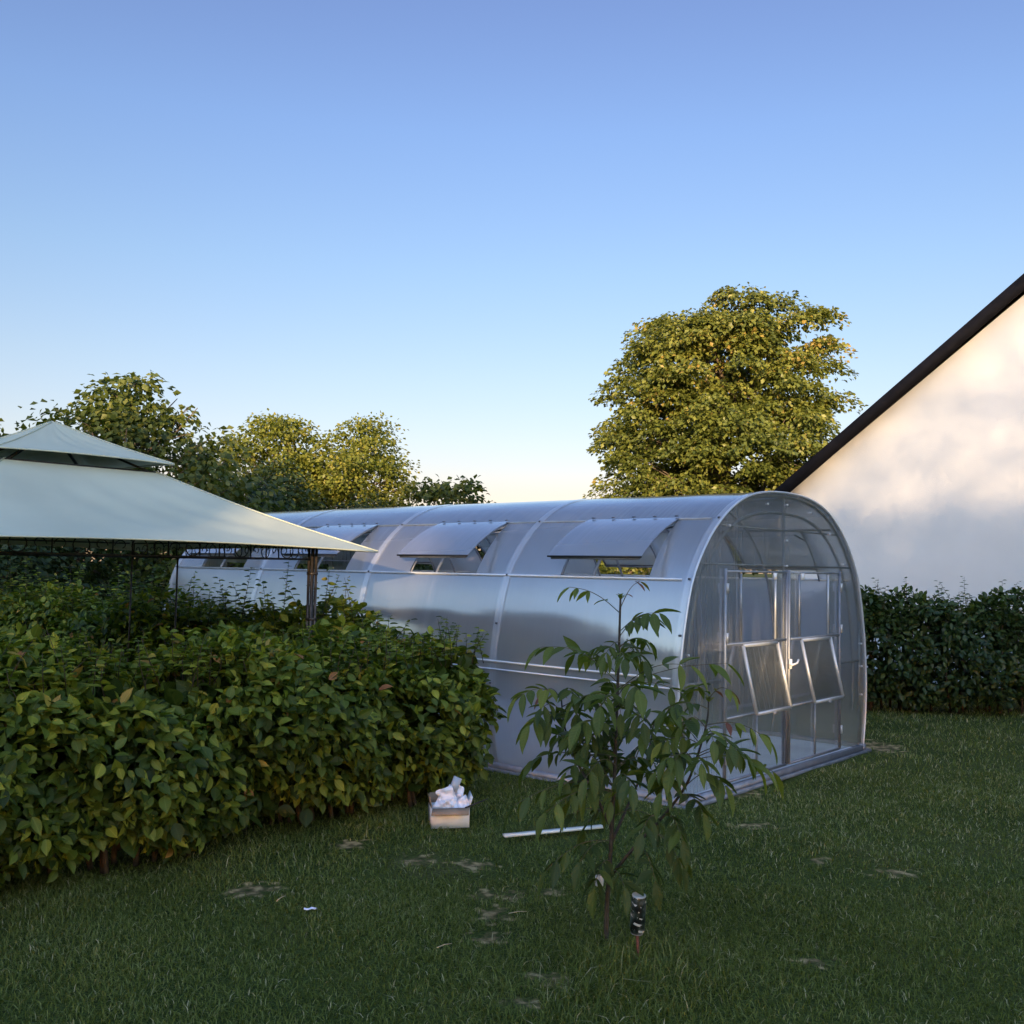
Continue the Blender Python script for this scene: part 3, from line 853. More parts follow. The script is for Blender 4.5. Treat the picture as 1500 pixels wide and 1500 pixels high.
for h, z in ((1.625, 1.662), (0.60, 2.252)):
    for r in range(4):
        R = np.array([[math.cos(r * math.pi / 2), -math.sin(r * math.pi / 2), 0], [math.sin(r * math.pi / 2), math.cos(r * math.pi / 2), 0], [0, 0, 1]])
        g = np.linspace(-1, 1, 15)
        ss = 0.03 if h > 1 else 0.012
        hem.tube(np.stack([g * h, np.full(15, -h), z + ss * (1 - g * g)], 1) @ R.T, 0.006, 5)
for h0, z0, h1, z1, sg in ((1.625, 1.668, .50, 2.203, .06), (.60, 2.258, .012, 2.532, .03)):
    for r in range(4):
        R = np.array([[math.cos(r * math.pi / 2), -math.sin(r * math.pi / 2), 0], [math.sin(r * math.pi / 2), math.cos(r * math.pi / 2), 0], [0, 0, 1]])
        f = np.linspace(0, 1, 12); hh = h0 + (h1 - h0) * f
        MB().tube(np.stack([hh, -hh, z0 + (z1 - z0) * f - sg * .45 * np.sin(math.pi * f)], 1) @ R.T, 0.0055, 5).build("seam", M['canopy'], cn)
hem.build_each("hem", M['canopy'], cn)
PH = 1.30
for sx in (-1, 1):
    for sy in (-1, 1):
        p = empty("post", (sx * PH, sy * PH, 0)); p.parent = gz
        near = sx > 0 and sy < 0
        for dx, dy in ((-0.018, -0.018), (0.018, -0.018), (-0.018, 0.018), (0.018, 0.018)) if near else ((0, 0),):
            MB().tube([(dx, dy, 0), (dx, dy, 1.78)], 0.010 if near else 0.008, 8).build("post_tube", M['iron_worn'], p)
        cb = MB()
        for z in (0.25, 0.8, 1.18, 1.50):
            if near: cb.box((0, 0, z), (0.056, 0.056, 0.02))
        if near: cb.build_each("collar", M['iron_worn'], p)
        if sx > 0 and sy > 0: MB().tube([(0, -.77, 0), (0, -.77, 1.6)], 0.008, 8).build("upright", M['iron_worn'], p)
        # hip rafter
        MB().bar((sx * PH, sy * PH, 1.745), (sx * 0.52, sy * 0.52, 2.12), 0.02).build("rafter", M['iron'], gz)
for r in range(4):
    fr = empty("frieze", (0, 0, 0), r * math.pi / 2); fr.parent = gz
    top, bot = 1.72, 1.60
    MB().bar((-PH + .03, -PH, bot), (PH - .03, -PH, bot), 0.012, 0.012).build("frieze_rail", M['iron'], fr)
    MB().bar((-PH + .03, -PH, top), (PH - .03, -PH, top), 0.012, 0.012).build("frieze_rail", M['iron'], fr)
    sc = MB()
    for x in np.linspace(-PH + .22, PH - .22, 7):
        ang = np.linspace(0, 2 * math.pi, 17)
        sc.tube(np.stack([x + 0.05 * np.cos(ang), np.full(17, -PH), 1.655 + 0.05 * np.sin(ang)], 1), 0.004, 5, cap=False)
        for sg in (-1, 1):
            tt = np.linspace(0, 4.2, 14)
            rr = 0.045 * (1 - tt / 6)
            sc.tube(np.stack([x + sg * (0.115 + rr * np.cos(tt)), np.full(14, -PH), 1.655 + rr * np.sin(tt)], 1), 0.0035, 5, cap=False)
        sc.bar((x + 0.19, -PH, bot), (x + 0.19, -PH, top), 0.007)
    if r < 2: sc.build_each("scroll", M['iron'], fr)
    MB().bar((-0.51, -0.51, 2.19), (0.51, -0.51, 2.19), 0.018).build("ring_bar", M['iron'], fr)
for sx in (-1, 1):
    for sy in (-1, 1):
        MB().bar((sx * .49, sy * .49, 2.19), (sx * .02, sy * .02, 2.46), 0.016).build("rafter", M['iron'], gz)

# ------------------------------------------------------------------ white house
HO = np.array([3.83, 14.0, 0.0]); HA = -0.26
house = empty("house", tuple(HO), HA, "white plastered gable house with dark verge board, beyond the greenhouse", "house")
EZ, RX, RZ = 2.62, 4.4, 6.59
wl_ = MB()
Wd = RX * 2
wl_.add([(0, 0, 0), (Wd, 0, 0), (Wd, 0, EZ), (RX, 0, RZ - .12), (0, 0, EZ)], [(0, 1, 2, 3, 4)])
wl_.add([(0, 0, 0), (0, 0, EZ), (0, 11, EZ), (0, 11, 0)], [(0, 1, 2, 3)])
wl_.add([(Wd, 0, 0), (Wd, 0, EZ), (Wd, 11, EZ), (Wd, 11, 0)], [(0, 1, 2, 3)])
wl_.add([(0, 11, 0), (Wd, 11, 0), (Wd, 11, EZ), (RX, 11, RZ - .12), (0, 11, EZ)], [(0, 1, 2, 3, 4)])
wl_.build("wall", M['plaster'], house, weld=True)
sl_ = (RZ - EZ) / RX
ov = 0.35
rf = MB()
for sg in (0, 1):
    def X(x): return x if sg == 0 else Wd - x
    a = (X(-ov), -0.16, EZ - ov * sl_ + 0.02); b = (X(RX), -0.16, RZ + 0.02)
    th = 0.16
    P = [a, b, (b[0], 11.2, b[2]), (a[0], 11.2, a[2])]
    Q = [(x, y, z + th) for x, y, z in P]
    rf.add(P + Q, [(0, 1, 2, 3), (4, 7, 6, 5), (0, 4, 5, 1), (2, 6, 7, 3), (0, 3, 7, 4)])
rf.build_each("roof_slope", M['tile'], house)
for sg in (0, 1):
    vb = MB()
    def X(x): return x if sg == 0 else Wd - x
    P = [(X(-ov - .02), EZ - (ov + .02) * sl_ - 0.03), (X(RX), RZ - 0.03), (X(RX), RZ + 0.195), (X(-ov - .02), EZ - (ov + .02) * sl_ + 0.195)]
    vb.add([(x, -0.205, z) for x, z in P] + [(x, -0.163, z) for x, z in P], [(0, 1, 2, 3), (7, 6, 5, 4), (0, 4, 5, 1), (1, 5, 6, 2), (2, 6, 7, 3), (3, 7, 4, 0)])
    vb.build("verge_board", M['verge'], house)

# ------------------------------------------------------------------ trees
def limb_tree(g, base, h, spread, n_limb, r0, trunk_top=0.75):
    """returns MB of trunk + limbs, limb end points"""
    tw = MB()
    base = np.array(base, float)
    k = 7
    tp = [base + np.array([g.normal() * .05 * h * i / k, g.normal() * .05 * h * i / k, h * trunk_top * i / (k - 1)]) * np.array([.3, .3, 1]) for i in range(k)]
    tw.tube(tp, np.linspace(r0, r0 * .35, k), 9)
    ends = []
    for i in range(n_limb):
        f = g.uniform(0.25, 1)
        st = tp[0] + (tp[-1] - tp[0]) * f
        az = i * 2.4 + g.normal() * .3
        d = np.array([math.cos(az), math.sin(az), 0.55 + g.random() * .6]); d /= np.linalg.norm(d)
        Ln = spread * (1.15 - .45 * f) * g.uniform(.7, 1.05)
        mid = st + d * Ln * .5 + g.normal(size=3) * .06 * Ln
        en = st + d * Ln + np.array([0, 0, .1 * Ln])
        tw.tube([st, mid, en], [r0 * .3, r0 * .17, r0 * .05], 6)
        for j in range(3):
            e2 = mid + (en - mid) * g.random() + unit(g.normal(size=3)) * Ln * .35
            tw.tube([mid + (en - mid) * g.random() * .7, e2], [r0 * .1, r0 * .03], 4)
    return tw

def crown_tree(name, base, profile, n_clump, per, leaf, mat, label, group, seed, T=T_KITE, clump=0.5, flat=0.45, droop=0.3, lobes=0.16, r0=0.2, spread=None, trunk_top=.75, surf=2.2, bark='bark'):
    """profile: list (z, radius) of the crown; leaf clumps fill it, denser near the outside"""
    g = np.random.default_rng(seed)
    base = np.array(base, float)
    pr = np.array(profile, float)
    root = empty(name, tuple(base), 0, label, "tree", group)
    zs = pr[:, 0]; rs = pr[:, 1]
    w = np.interp(np.linspace(zs.min(), zs.max(), 200), zs, rs)
    zz = np.linspace(zs.min(), zs.max(), 200)
    z = g.choice(zz, n_clump, p=(w + .3) / (w + .3).sum()) + g.normal(size=n_clump) * .1
    az = g.uniform(0, 2 * math.pi, n_clump)
    ph = g.uniform(0, 6.28, 8)
    lob = 1 + lobes * (np.sin(az * 3 + z * .9 + ph[0]) + .7 * np.sin(az * 5 - z * 1.7 + ph[1]) + .5 * np.sin(az * 9 + z * 3.1 + ph[2]))
    R = np.interp(z, zs, rs) * lob
    rr = R * g.random(n_clump) ** (1 / surf)
    C = np.stack([rr * np.cos(az), rr * np.sin(az), z], 1)
    out = unit(np.stack([np.cos(az), np.sin(az), np.zeros(n_clump)], 1))
    # leaves of each clump: a flattened, drooping spray
    n = n_clump * per
    ci = np.repeat(np.arange(n_clump), per)
    cs = clump * g.uniform(.6, 1.25, n_clump)
    q = g.normal(size=(n, 3)) * np.array([1, 1, flat]) * .55
    ql = np.linalg.norm(q / np.array([1, 1, flat]), axis=1); q *= np.minimum(1, 1.05 / np.maximum(ql, 1e-6))[:, None]
    rad_ = np.linalg.norm(q[:, :2], axis=1)
    q[:, 2] -= droop * rad_ ** 2
    pos = base + C[ci] + q * cs[ci][:, None] + out[ci] * (cs[ci] * .2)[:, None]
    ax = unit(unit(q * np.array([1, 1, .3])) * .7 + out[ci] * .35 + g.normal(size=(n, 3)) * .45 + np.array([0, 0, -.35]))
    nm = unit(np.array([0, 0, 1.0]) + g.normal(size=(n, 3)) * .55 + out[ci] * .35)
    cv = g.normal(0, .14, n_clump)
    var = np.clip(g.beta(2.5, 2.5, n) + cv[ci], 0, 1)
    mb = MB()
    leaves(mb, T, pos, ax, nm, leaf * g.uniform(.7, 1.25, n), var)
    f = mb.build("crown", mat, None, loc=root.location); f.parent = root; f.location = (0, 0, 0)
    tw = limb_tree(g, base, zs.max(), spread or rs.max() * .85, 16, r0, trunk_top)
    # twigs out to the clumps
    for i in g.choice(n_clump, min(n_clump, 160), replace=False):
        e = base + C[i]
        s = base + np.array([C[i][0] * .35, C[i][1] * .35, C[i][2] - .25 * rr[i] - .1])
        tw.tube([s, (s + e) / 2 + g.normal(size=3) * .05, e], [r0 * .09, r0 * .055, r0 * .02], 4)
    t = tw.build("trunk", M[bark], None, smooth=True, loc=root.location); t.parent = root; t.location = (0, 0, 0)
    return root

GT = "garden trees beyond the greenhouse"
crown_tree("broadleaf_tree", (6.95, 32.5, 0), [(2.0, 1.6), (3.0, 2.7), (4.0, 3.2), (5.0, 3.5), (6.0, 3.7), (7.0, 3.6), (7.8, 3.45), (8.7, 3.2), (9.6, 3.0), (10.1, 2.75), (10.45, 2.2), (10.7, 1.2)],
           470, 230, 0.15, M['big_leaf'], "tall round crowned tree in golden light, right of centre beside the house roof", GT, 11, clump=0.76, flat=.22, droop=.55, lobes=.085, r0=.33, surf=2.8)
crown_tree("broadleaf_tree", (-6.25, 16.0, 0), [(.4, 1.6), (1.2, 2.2), (2.2, 2.4), (2.8, 2.2), (3.2, 1.75), (3.7, 1.1), (4.2, .6), (4.55, .2)],
           430, 44, 0.125, M['cherry_leaf'], "dark leafy tree at the far left edge, rising above the gazebo top", GT, 12, T=T_KITE, clump=.42, flat=.5, droop=.35, lobes=.22, r0=.14)
crown_tree("broadleaf_tree", (-5.55, 23, 0), [(1.2, .9), (2.2, 1.35), (3.2, 1.5), (4.0, 1.25), (4.6, .8), (5.0, .35)],
           330, 60, 0.095, M['fine_leaf'], "small sunlit yellow green tree, left one of the pair behind the gazebo canopy", GT, 13, clump=.36, flat=.6, droop=.1, lobes=.12, r0=.12)
crown_tree("broadleaf_tree", (-3.75, 23.4, 0), [(1.0, 1.0), (2.0, 1.35), (3.0, 1.4), (3.9, 1.4), (4.5, 1.15), (4.85, .6)],
           330, 60, 0.095, M['fine_leaf'], "taller sunlit tree, right one of the pair behind the gazebo canopy", GT, 14, clump=.36, flat=.6, droop=.1, lobes=.14, r0=.13)
crown_tree("broadleaf_tree", (-1.45, 23, 0), [(.6, 1.0), (1.6, 1.35), (2.4, 1.35), (3.0, 1.15), (3.5, .7)],
           200, 36, 0.14, M['cherry_leaf'], "low bushy tree with large leaf rosettes, just left of the open sky gap", GT, 15, clump=.34, flat=.5, droop=.4, lobes=.2, r0=.08)
crown_tree("broadleaf_tree", (-5.3, 19.5, 0), [(.2, 1.6), (1.2, 2.0), (2.2, 2.0), (2.9, 1.5), (3.4, .7)],
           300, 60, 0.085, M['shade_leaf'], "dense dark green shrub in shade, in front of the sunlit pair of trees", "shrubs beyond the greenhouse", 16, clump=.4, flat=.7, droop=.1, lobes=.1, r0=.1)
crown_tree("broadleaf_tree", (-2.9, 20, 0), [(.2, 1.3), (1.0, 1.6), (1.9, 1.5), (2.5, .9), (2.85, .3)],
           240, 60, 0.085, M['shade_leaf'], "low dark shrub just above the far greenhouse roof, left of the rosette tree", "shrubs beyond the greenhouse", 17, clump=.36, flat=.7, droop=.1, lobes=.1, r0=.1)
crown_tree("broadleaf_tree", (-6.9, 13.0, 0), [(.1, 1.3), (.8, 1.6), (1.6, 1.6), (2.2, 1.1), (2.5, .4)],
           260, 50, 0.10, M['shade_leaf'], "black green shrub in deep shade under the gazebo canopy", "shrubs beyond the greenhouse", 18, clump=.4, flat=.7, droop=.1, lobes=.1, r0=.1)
for i, (x, y, h, r, s, m_, lab) in enumerate((
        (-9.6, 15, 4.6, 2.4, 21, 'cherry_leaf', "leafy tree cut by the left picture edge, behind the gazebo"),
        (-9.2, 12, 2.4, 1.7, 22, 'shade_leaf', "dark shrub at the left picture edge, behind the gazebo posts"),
        (1.0, 24, 2.3, 1.6, 23, 'fine_leaf', "sunlit bush seen through the nearest open roof vent"),
        (3.0, 25.5, 2.7, 2.3, 24, 'fine_leaf', "bush behind the near end of the greenhouse, below the tall tree"))):
    crown_tree("broadleaf_tree", (x, y, 0), [(.1, r * .8), (h * .3, r), (h * .6, r), (h * .85, r * .6), (h, r * .2)], 260, 46, .11, M[m_], lab, "shrubs beyond the greenhouse", s, clump=.42, flat=.7, droop=.15, lobes=.12, r0=.1)

for i, (x, y, h, r, s, lab) in enumerate(((10.2, 10.6, 5.2, 2.6, 31, "unseen bushy tree beside the house, added to darken reflections in the greenhouse door"), (13.5, 13.6, 6.0, 3.0, 32, "unseen tall bush past the house corner, added to darken reflections in the arched end"),
        (9.6, 6.2, 3.6, 2.2, 33, "unseen bush on the right lawn, added to darken reflections in the greenhouse"))):
    crown_tree("broadleaf_tree", (x, y, 0), [(.1, r * .8), (h * .3, r), (h * .6, r), (h * .85, r * .6), (h, r * .2)], 300, 40, .16, M['cherry_leaf'], lab, "added shrubs right of the greenhouse", s, clump=.55, flat=.7, droop=.15, lobes=.12, r0=.1)  # unseen shrubs added so the front sheet mirrors dark foliage, not bright sky

# unseen trees: sun-blocking belt added behind the camera, mirrored row at left
def wood(name_label, dirv, dist, o0, o1, height, seed, n=2300, crown0=1.7, gaps=False):
    g = np.random.default_rng(seed)
    sd = np.array(dirv, float); sd /= np.linalg.norm(sd)
    c = sd * dist + np.array([0, 4, 0])
    side = np.array([-sd[1], sd[0], 0])
    tan = math.tan(SUN_ELEV)
    mb = MB()
    for i, off in enumerate(np.arange(o0, o1, 2.1)):
        b = c + side * (off + g.normal() * .4) + sd * ((i % 2) * 3.5 + g.normal() * .8)
        H = height(off) + g.normal() * .35
        q = unit(g.normal(size=(n, 3))) * (g.random((n, 1)) ** .4) * np.array([2.6, 2.6, (H - crown0) / 2])
        pos = b + q + np.array([0, 0, crown0 + (H - crown0) / 2])
        if gaps:
            # gaps cut so low sun reaches house wall, side rails, sash, canopy and bush
            o_ = (pos - c) @ side
            z_ = pos[:, 2] - tan * ((pos - c) @ sd)
            loose = ((o_ > 2.9) & (o_ < 7.4) & (z_ > 7.0)) | ((o_ > -.36) & (o_ < .14) & (np.abs(z_ - 4.84) < .36)) | ((o_ > 1.4) & (o_ < 2.2) & (np.abs(z_ - 4.95) < .55)) | ((o_ > -2.3) & (o_ < -.6) & (np.abs(z_ - 5.75) < .5)) | ((o_ > .2) & (o_ < 2.6) & (np.abs(z_ - 7.7) < .55))
            pos = pos[~loose]
        m = len(pos)
        leaves(mb, T_KITE, pos, unit(g.normal(size=(m, 3))), unit(g.normal(size=(m, 3))), g.uniform(.35, .6, m), g.random(m))
        k = 8
        V = np.array([[.18 * math.cos(a), .18 * math.sin(a), z] for z in (0, 3) for a in np.arange(k) / k * 2 * math.pi]) + b
        mb.add(V, [tuple((j, (j + 1) % k, k + (j + 1) % k, k + j)) for j in range(k)], leafvar=np.zeros((2 * k, 3)), leafpos=np.zeros((2 * k, 3)))
    if gaps:  # fine leaves added to thin the sunlight coming through the gaps
        for o0_, o1_, zc, hz, m in ((2.5, 7.8, 7.75, .95, 16500), (2.5, 7.8, 9.55, .95, 17000), (-2.2, -.7, 5.75, .5, 900)):
            pos = c + side * g.uniform(o0_, o1_, m)[:, None] + sd * g.uniform(-1, 4, m)[:, None]
            pos[:, 2] = zc + tan * ((pos - c) @ sd) + g.uniform(-hz, hz, m)
            leaves(mb, T_KITE, pos, unit(g.normal(size=(m, 3))), unit(g.normal(size=(m, 3))), g.uniform(.055, .09, m), g.random(m))
    o = mb.build("unseen_wood", M['cherry_leaf'])
    tag(o, name_label, "wood", kind='stuff')
wood("unseen belt of trees added behind the camera to block the low sun", SUN_DIR2, 32, -30, 31, lambda o: 9.2 if o < -3.2 else 10.4, 40, gaps=True, crown0=0.7)
wood("row of trees past the left picture edge, mirrored in the greenhouse side", (-1.0, -0.12, 0), 30, -24, 25, lambda o: 5.6, 41, n=1000, crown0=1.2)

# ------------------------------------------------------------------ walnut sapling
def catmull(P, n):
    P = np.array(P, float)
    P = np.concatenate([[2 * P[0] - P[1]], P, [2 * P[-1] - P[-2]]])
    out = []
    m = len(P) - 3
    for t in np.linspace(0, m - 1e-6, n):
        i = int(t); s = t - i
        a, b, c, d = P[i:i + 4]
        out.append(.5 * ((2 * b) + (-a + c) * s + (2 * a - 5 * b + 4 * c - d) * s * s + (-a + 3 * b - 3 * c + d) * s ** 3))
    return np.array(out)

def walnut():
    g = np.random.default_rng(77)
    root = empty("walnut_sapling", tuple(at(888, 1388, 4.21)), 0, "young walnut sapling with drooping compound leaves, in the lawn in front of the greenhouse", "sapling")
    root.location.z = 0
    wood, rach, lf = MB(), MB(), MB()
    def px(x, y, Y): return np.array(at(x, y, Y))
    trunk = catmull([px(888, 1390, 4.21), px(889, 1330, 4.2), px(893, 1270, 4.2), px(897, 1200, 4.19), px(901, 1120, 4.2), px(904, 1030, 4.2), px(907, 940, 4.2), px(909, 872, 4.2)], 40)
    wood.tube(trunk, np.linspace(0.011, 0.0045, 40), 8)
    br = {}
    br['r'] = catmull([px(893, 1285, 4.2), px(930, 1240, 4.12), px(972, 1195, 4.05), px(1005, 1150, 4.0), px(1024, 1100, 4.0), px(1036, 1055, 4.0), px(1038, 1022, 4.0)], 24)
    br['l'] = catmull([px(896, 1215, 4.2), px(870, 1160, 4.25), px(842, 1110, 4.32), px(826, 1060, 4.36), px(822, 1018, 4.38)], 20)
    br['b'] = catmull([px(895, 1235, 4.2), px(920, 1180, 4.4), px(945, 1120, 4.55), px(958, 1060, 4.62)], 18)
    for k in br: wood.tube(br[k], np.linspace(0.0075, 0.003, len(br[k])), 7)
    # a leaf: rachis start, end, sag, leaflet count, leaflet length, colour 0..1
    def leaf(s, e, sag=0.05, pairs=3, ll=0.105, col=0.45, colspread=0.15, r=0.0022):
        s, e = np.array(s, float), np.array(e, float)
        L = np.linalg.norm(e - s)
        t = np.linspace(0, 1, 14)
        P = s + (e - s) * t[:, None] + np.array([0, 0, 1.0]) * (sag * (np.sin(math.pi * t) * .9))[:, None]
        rach.tube(P, np.linspace(r, r * .5, 14), 5)
        d = unit(e - s)
        sidev = np.cross(d, [0, 0, 1.0]); sidev /= np.linalg.norm(sidev) + 1e-9
        roll = g.normal() * .35
        pos, ax, nm, sz, va = [], [], [], [], []
        for i in range(pairs):
            f = 0.34 + 0.56 * i / max(1, pairs - 1) if pairs > 1 else .6
            p = P[int(f * 13)]
            tg = unit(P[min(13, int(f * 13) + 1)] - P[max(0, int(f * 13) - 1)])
            for sg in (-1, 1):
                a = sidev * sg * (0.8 + .15 * g.normal()) + tg * (.55 + .1 * g.normal()) + np.array([0, 0, -.34 + .36 * g.normal() + sg * roll])
                pos.append(p); ax.append(a)
                nm.append(np.array([0, 0, .9]) + sidev * sg * .55 + tg * .35 + g.normal(size=3) * .2)
                sz.append(ll * 0.88 * (0.72 + .38 * i / max(1, pairs - 1)) * g.uniform(.85, 1.15)); va.append(col + g.normal() * colspread)
        pos.append(P[-1]); ax.append(unit(P[-1] - P[-3]) * .75 + np.array([0, 0, -.55])); nm.append(np.array([0, 0, 1.0]) + d * .5 + g.normal(size=3) * .15)
        sz.append(ll * 1.0); va.append(col + g.normal() * colspread)
        leaves(lf, T_LONG, np.array(pos), np.array(ax), np.array(nm), np.array(sz), np.clip(np.array(va), 0, 1), g.uniform(.68, .97, len(pos)))
    # leaves read off the photograph, each with a depth of its own
    spec = [
        ((908, 898, 4.2), (834, 860, 4.12), .03, 3, .082, .62), ((909, 890, 4.2), (938, 852, 4.24), .03, 2, .060, .97),
        ((908, 932, 4.2), (948, 905, 4.1), .03, 4, .095, .30), ((908, 940, 4.2), (885, 962, 4.05), .02, 3, .085, .30), ((908, 946, 4.2), (930, 958, 4.35), .02, 3, .08, .35),
        ((908, 925, 4.2), (966, 898, 4.02), .03, 4, .10, .35), ((908, 948, 4.2), (952, 940, 4.3), .03, 4, .09, .3), ((907, 955, 4.2), (872, 950, 4.25), .02, 3, .085, .4), ((907, 960, 4.2), (915, 965, 4.0), .02, 3, .085, .35),
        ((905, 1000, 4.2), (792, 948, 4.1), .06, 3, .115, .50), ((905, 990, 4.2), (842, 958, 4.4), .05, 3, .11, .45),
        ((906, 1010, 4.2), (1012, 975, 4.05), .05, 3, .12, .45), ((906, 1006, 4.2), (1066, 972, 4.25), .03, 2, .12, .62),
        ((905, 1020, 4.2), (935, 1010, 3.9), .04, 3, .12, .35), ((905, 1030, 4.2), (880, 1035, 3.92), .05, 3, .12, .30),
        ((822, 1020, 4.38), (757, 1022, 4.3), .04, 3, .11, .62), ((823, 1030, 4.38), (800, 1010, 4.2), .03, 2, .10, .9), ((824, 1045, 4.37), (775, 1062, 4.2), .03, 3, .12, .60),
        ((826, 1058, 4.36), (848, 1050, 4.15), .04, 3, .12, .35), ((840, 1105, 4.32), (772, 1120, 4.35), .03, 3, .11, .25), ((835, 1085, 4.33), (868, 1110, 4.1), .03, 3, .115, .2),
        ((902, 1085, 4.2), (850, 1060, 4.0), .05, 3, .12, .4), ((902, 1095, 4.2), (955, 1075, 4.0), .05, 3, .12, .35), ((901, 1120, 4.2), (858, 1140, 3.95), .05, 3, .115, .2),
        ((901, 1130, 4.2), (948, 1128, 4.4), .05, 3, .115, .2), ((900, 1150, 4.2), (925, 1150, 3.9), .05, 3, .11, .15), ((898, 1148, 4.2), (752, 1180, 4.1), .05, 3, .115, .35),
        ((898, 1160, 4.2), (800, 1190, 3.98), .05, 3, .115, .3), ((897, 1185, 4.2), (855, 1215, 4.4), .04, 3, .11, .2),
        ((1038, 1024, 4.0), (1070, 1012, 3.95), .03, 2, .085, .92), ((1038, 1026, 4.0), (1015, 1008, 4.1), .03, 3, .09, .5),
        ((1036, 1062, 4.0), (1128, 1085, 3.95), .04, 3, .095, .70), ((1035, 1068, 4.0), (1000, 1060, 3.9), .04, 3, .10, .4), ((1034, 1072, 4.0), (1045, 1085, 3.8), .03, 3, .09, .45),
        ((1022, 1108, 4.0), (1110, 1122, 3.95), .05, 3, .115, .40), ((1020, 1112, 4.0), (1132, 1130, 4.1), .04, 2, .12, .75), ((1018, 1118, 4.0), (985, 1120, 3.85), .05, 3, .12, .3),
        ((1006, 1150, 4.0), (1062, 1150, 3.9), .05, 3, .12, .35), ((1003, 1152, 4.0), (968, 1160, 3.85), .05, 3, .11, .25), ((990, 1172, 4.02), (1030, 1190, 3.9), .05, 3, .12, .15),
        ((972, 1195, 4.05), (1000, 1230, 3.9), .04, 3, .115, .2), ((965, 1200, 4.05), (940, 1220, 3.85), .04, 3, .11, .15), ((950, 1218, 4.1), (1000, 1270, 4.0), .04, 3, .11, .1), ((935, 1240, 4.1), (960, 1290, 3.95), .04, 3, .11, .1),
        ((895, 1240, 4.2), (850, 1262, 4.0), .05, 3, .115, .2), ((895, 1232, 4.2), (800, 1275, 4.05), .05, 3, .115, .15), ((894, 1262, 4.2), (870, 1300, 4.05), .05, 3, .12, .3), ((893, 1280, 4.2), (915, 1300, 4.0), .04, 3, .105, .1),
        ((957, 1062, 4.62), (1000, 1050, 4.7), .04, 3, .115, .4), ((957, 1068, 4.62), (925, 1050, 4.75), .04, 3, .11, .35), ((950, 1095, 4.58), (985, 1090, 4.4), .04, 3, .115, .3),
        ((935, 1140, 4.5), (975, 1150, 4.6), .04, 3, .11, .2), ((925, 1165, 4.45), (890, 1180, 4.6), .04, 3, .11, .2),
    ]
    for s, e, sag, pr_, ll, c in spec:
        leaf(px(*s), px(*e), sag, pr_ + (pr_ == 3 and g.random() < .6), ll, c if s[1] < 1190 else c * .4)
    # smaller leaves around the inner stems
    for k, ln in (('r', 8), ('l', 7), ('b', 7)):
        for i in range(ln):
            P = br[k][int(len(br[k]) * g.uniform(.5, .98))]
            d = unit(np.array([g.normal(), g.normal(), g.uniform(-.3, .35)]))
            leaf(P, P + d * g.uniform(.15, .25), .03, int(g.integers(3, 5)), g.uniform(.08, .105), g.uniform(.05, .5))
    for i in range(27):
        P = trunk[int(40 * g.uniform(.42, .84))]
        d = unit(np.array([g.normal(), g.normal(), g.uniform(-.25, .3)]))
        leaf(P, P + d * g.uniform(.16, .28), .04, int(g.integers(3, 5)), g.uniform(.085, .11), g.uniform(.0, .4))
    # buds at the tips
    for tip in (trunk[-1], br['r'][-1], br['l'][-1]):
        m = 9
        dd = unit(np.stack([np.cos(np.arange(m) * 2.4), np.sin(np.arange(m) * 2.4), np.full(m, 1.3)], 1))
        leaves(lf, T_LONG, np.tile(tip, (m, 1)) - np.array([0, 0, .02]) * np.linspace(0, 1, m)[:, None], dd, np.tile([0, 0, 1.0], (m, 1)), np.linspace(.018, .034, m), g.uniform(.55, .95, m))
    for mb, nm_, mt in ((wood, "trunk", 'walnut_bark'), (rach, "leaf_stalks", 'green_stem'), (lf, "foliage", 'walnut_leaf')):
        o = mb.build(nm_, M[mt], None, smooth=True, loc=root.location); o.parent = root; o.location = (0, 0, 0)
    # pale guard at the foot of the trunk
    p = np.array(at(878, 1290, 4.17))
    tie = MB(); tie.lathe([(.016, -.02), (.019, 0), (.017, .02), (.013, .022)], 10, c=p)
    o = tie.build("tie", M['paper'], None, smooth=True, loc=root.location); o.parent = root; o.location = (0, 0, 0)
walnut()

# ------------------------------------------------------------------ can on its rod
def can_mat():
    m, N, L = new_mat("printed can")
    out = N.new('ShaderNodeOutputMaterial'); b = N.new('ShaderNodeBsdfPrincipled')
    tc = N.new('ShaderNodeTexCoord'); s = N.new('ShaderNodeSeparateXYZ'); L.new(tc.outputs['Object'], s.inputs[0])
    ang = mth(N, L, 'ARCTAN2', s.outputs[1], s.outputs[0])
    st = mth(N, L, 'SINE', mth(N, L, 'ADD', mth(N, L, 'MULTIPLY', s.outputs[2], 260.0), mth(N, L, 'MULTIPLY', ang, 2.0)))
    nm2 = N.new('ShaderNodeTexNoise'); nm2.inputs['Scale'].default_value = 45; L.new(tc.outputs['Object'], nm2.inputs['Vector'])
    mask = mth(N, L, 'MULTIPLY', mth(N, L, 'GREATER_THAN', st, 0.35), mth(N, L, 'GREATER_THAN', nm2.outputs['Fac'], 0.56))
    nz = N.new('ShaderNodeTexNoise'); nz.inputs['Scale'].default_value = 26; L.new(tc.outputs['Object'], nz.inputs['Vector'])
    r = ramp(N, [(0.40, (0.008, 0.009, 0.010)), (0.5, (0.02, 0.035, 0.03)), (0.62, (0.10, 0.12, 0.12))]); L.new(nz.outputs['Fac'], r.inputs[0])
    mx = N.new('ShaderNodeMix'); mx.data_type = 'RGBA'; L.new(mask, mx.inputs[0]); L.new(r.outputs[0], mx.inputs[6]); mx.inputs[7].default_value = (0.62, 0.64, 0.64, 1)
    L.new(mx.outputs[2], b.inputs['Base Color']); b.inputs['Metallic'].default_value = 0.35; b.inputs['Roughness'].default_value = 0.3
    L.new(b.outputs[0], out.inputs['Surface'])
    return m
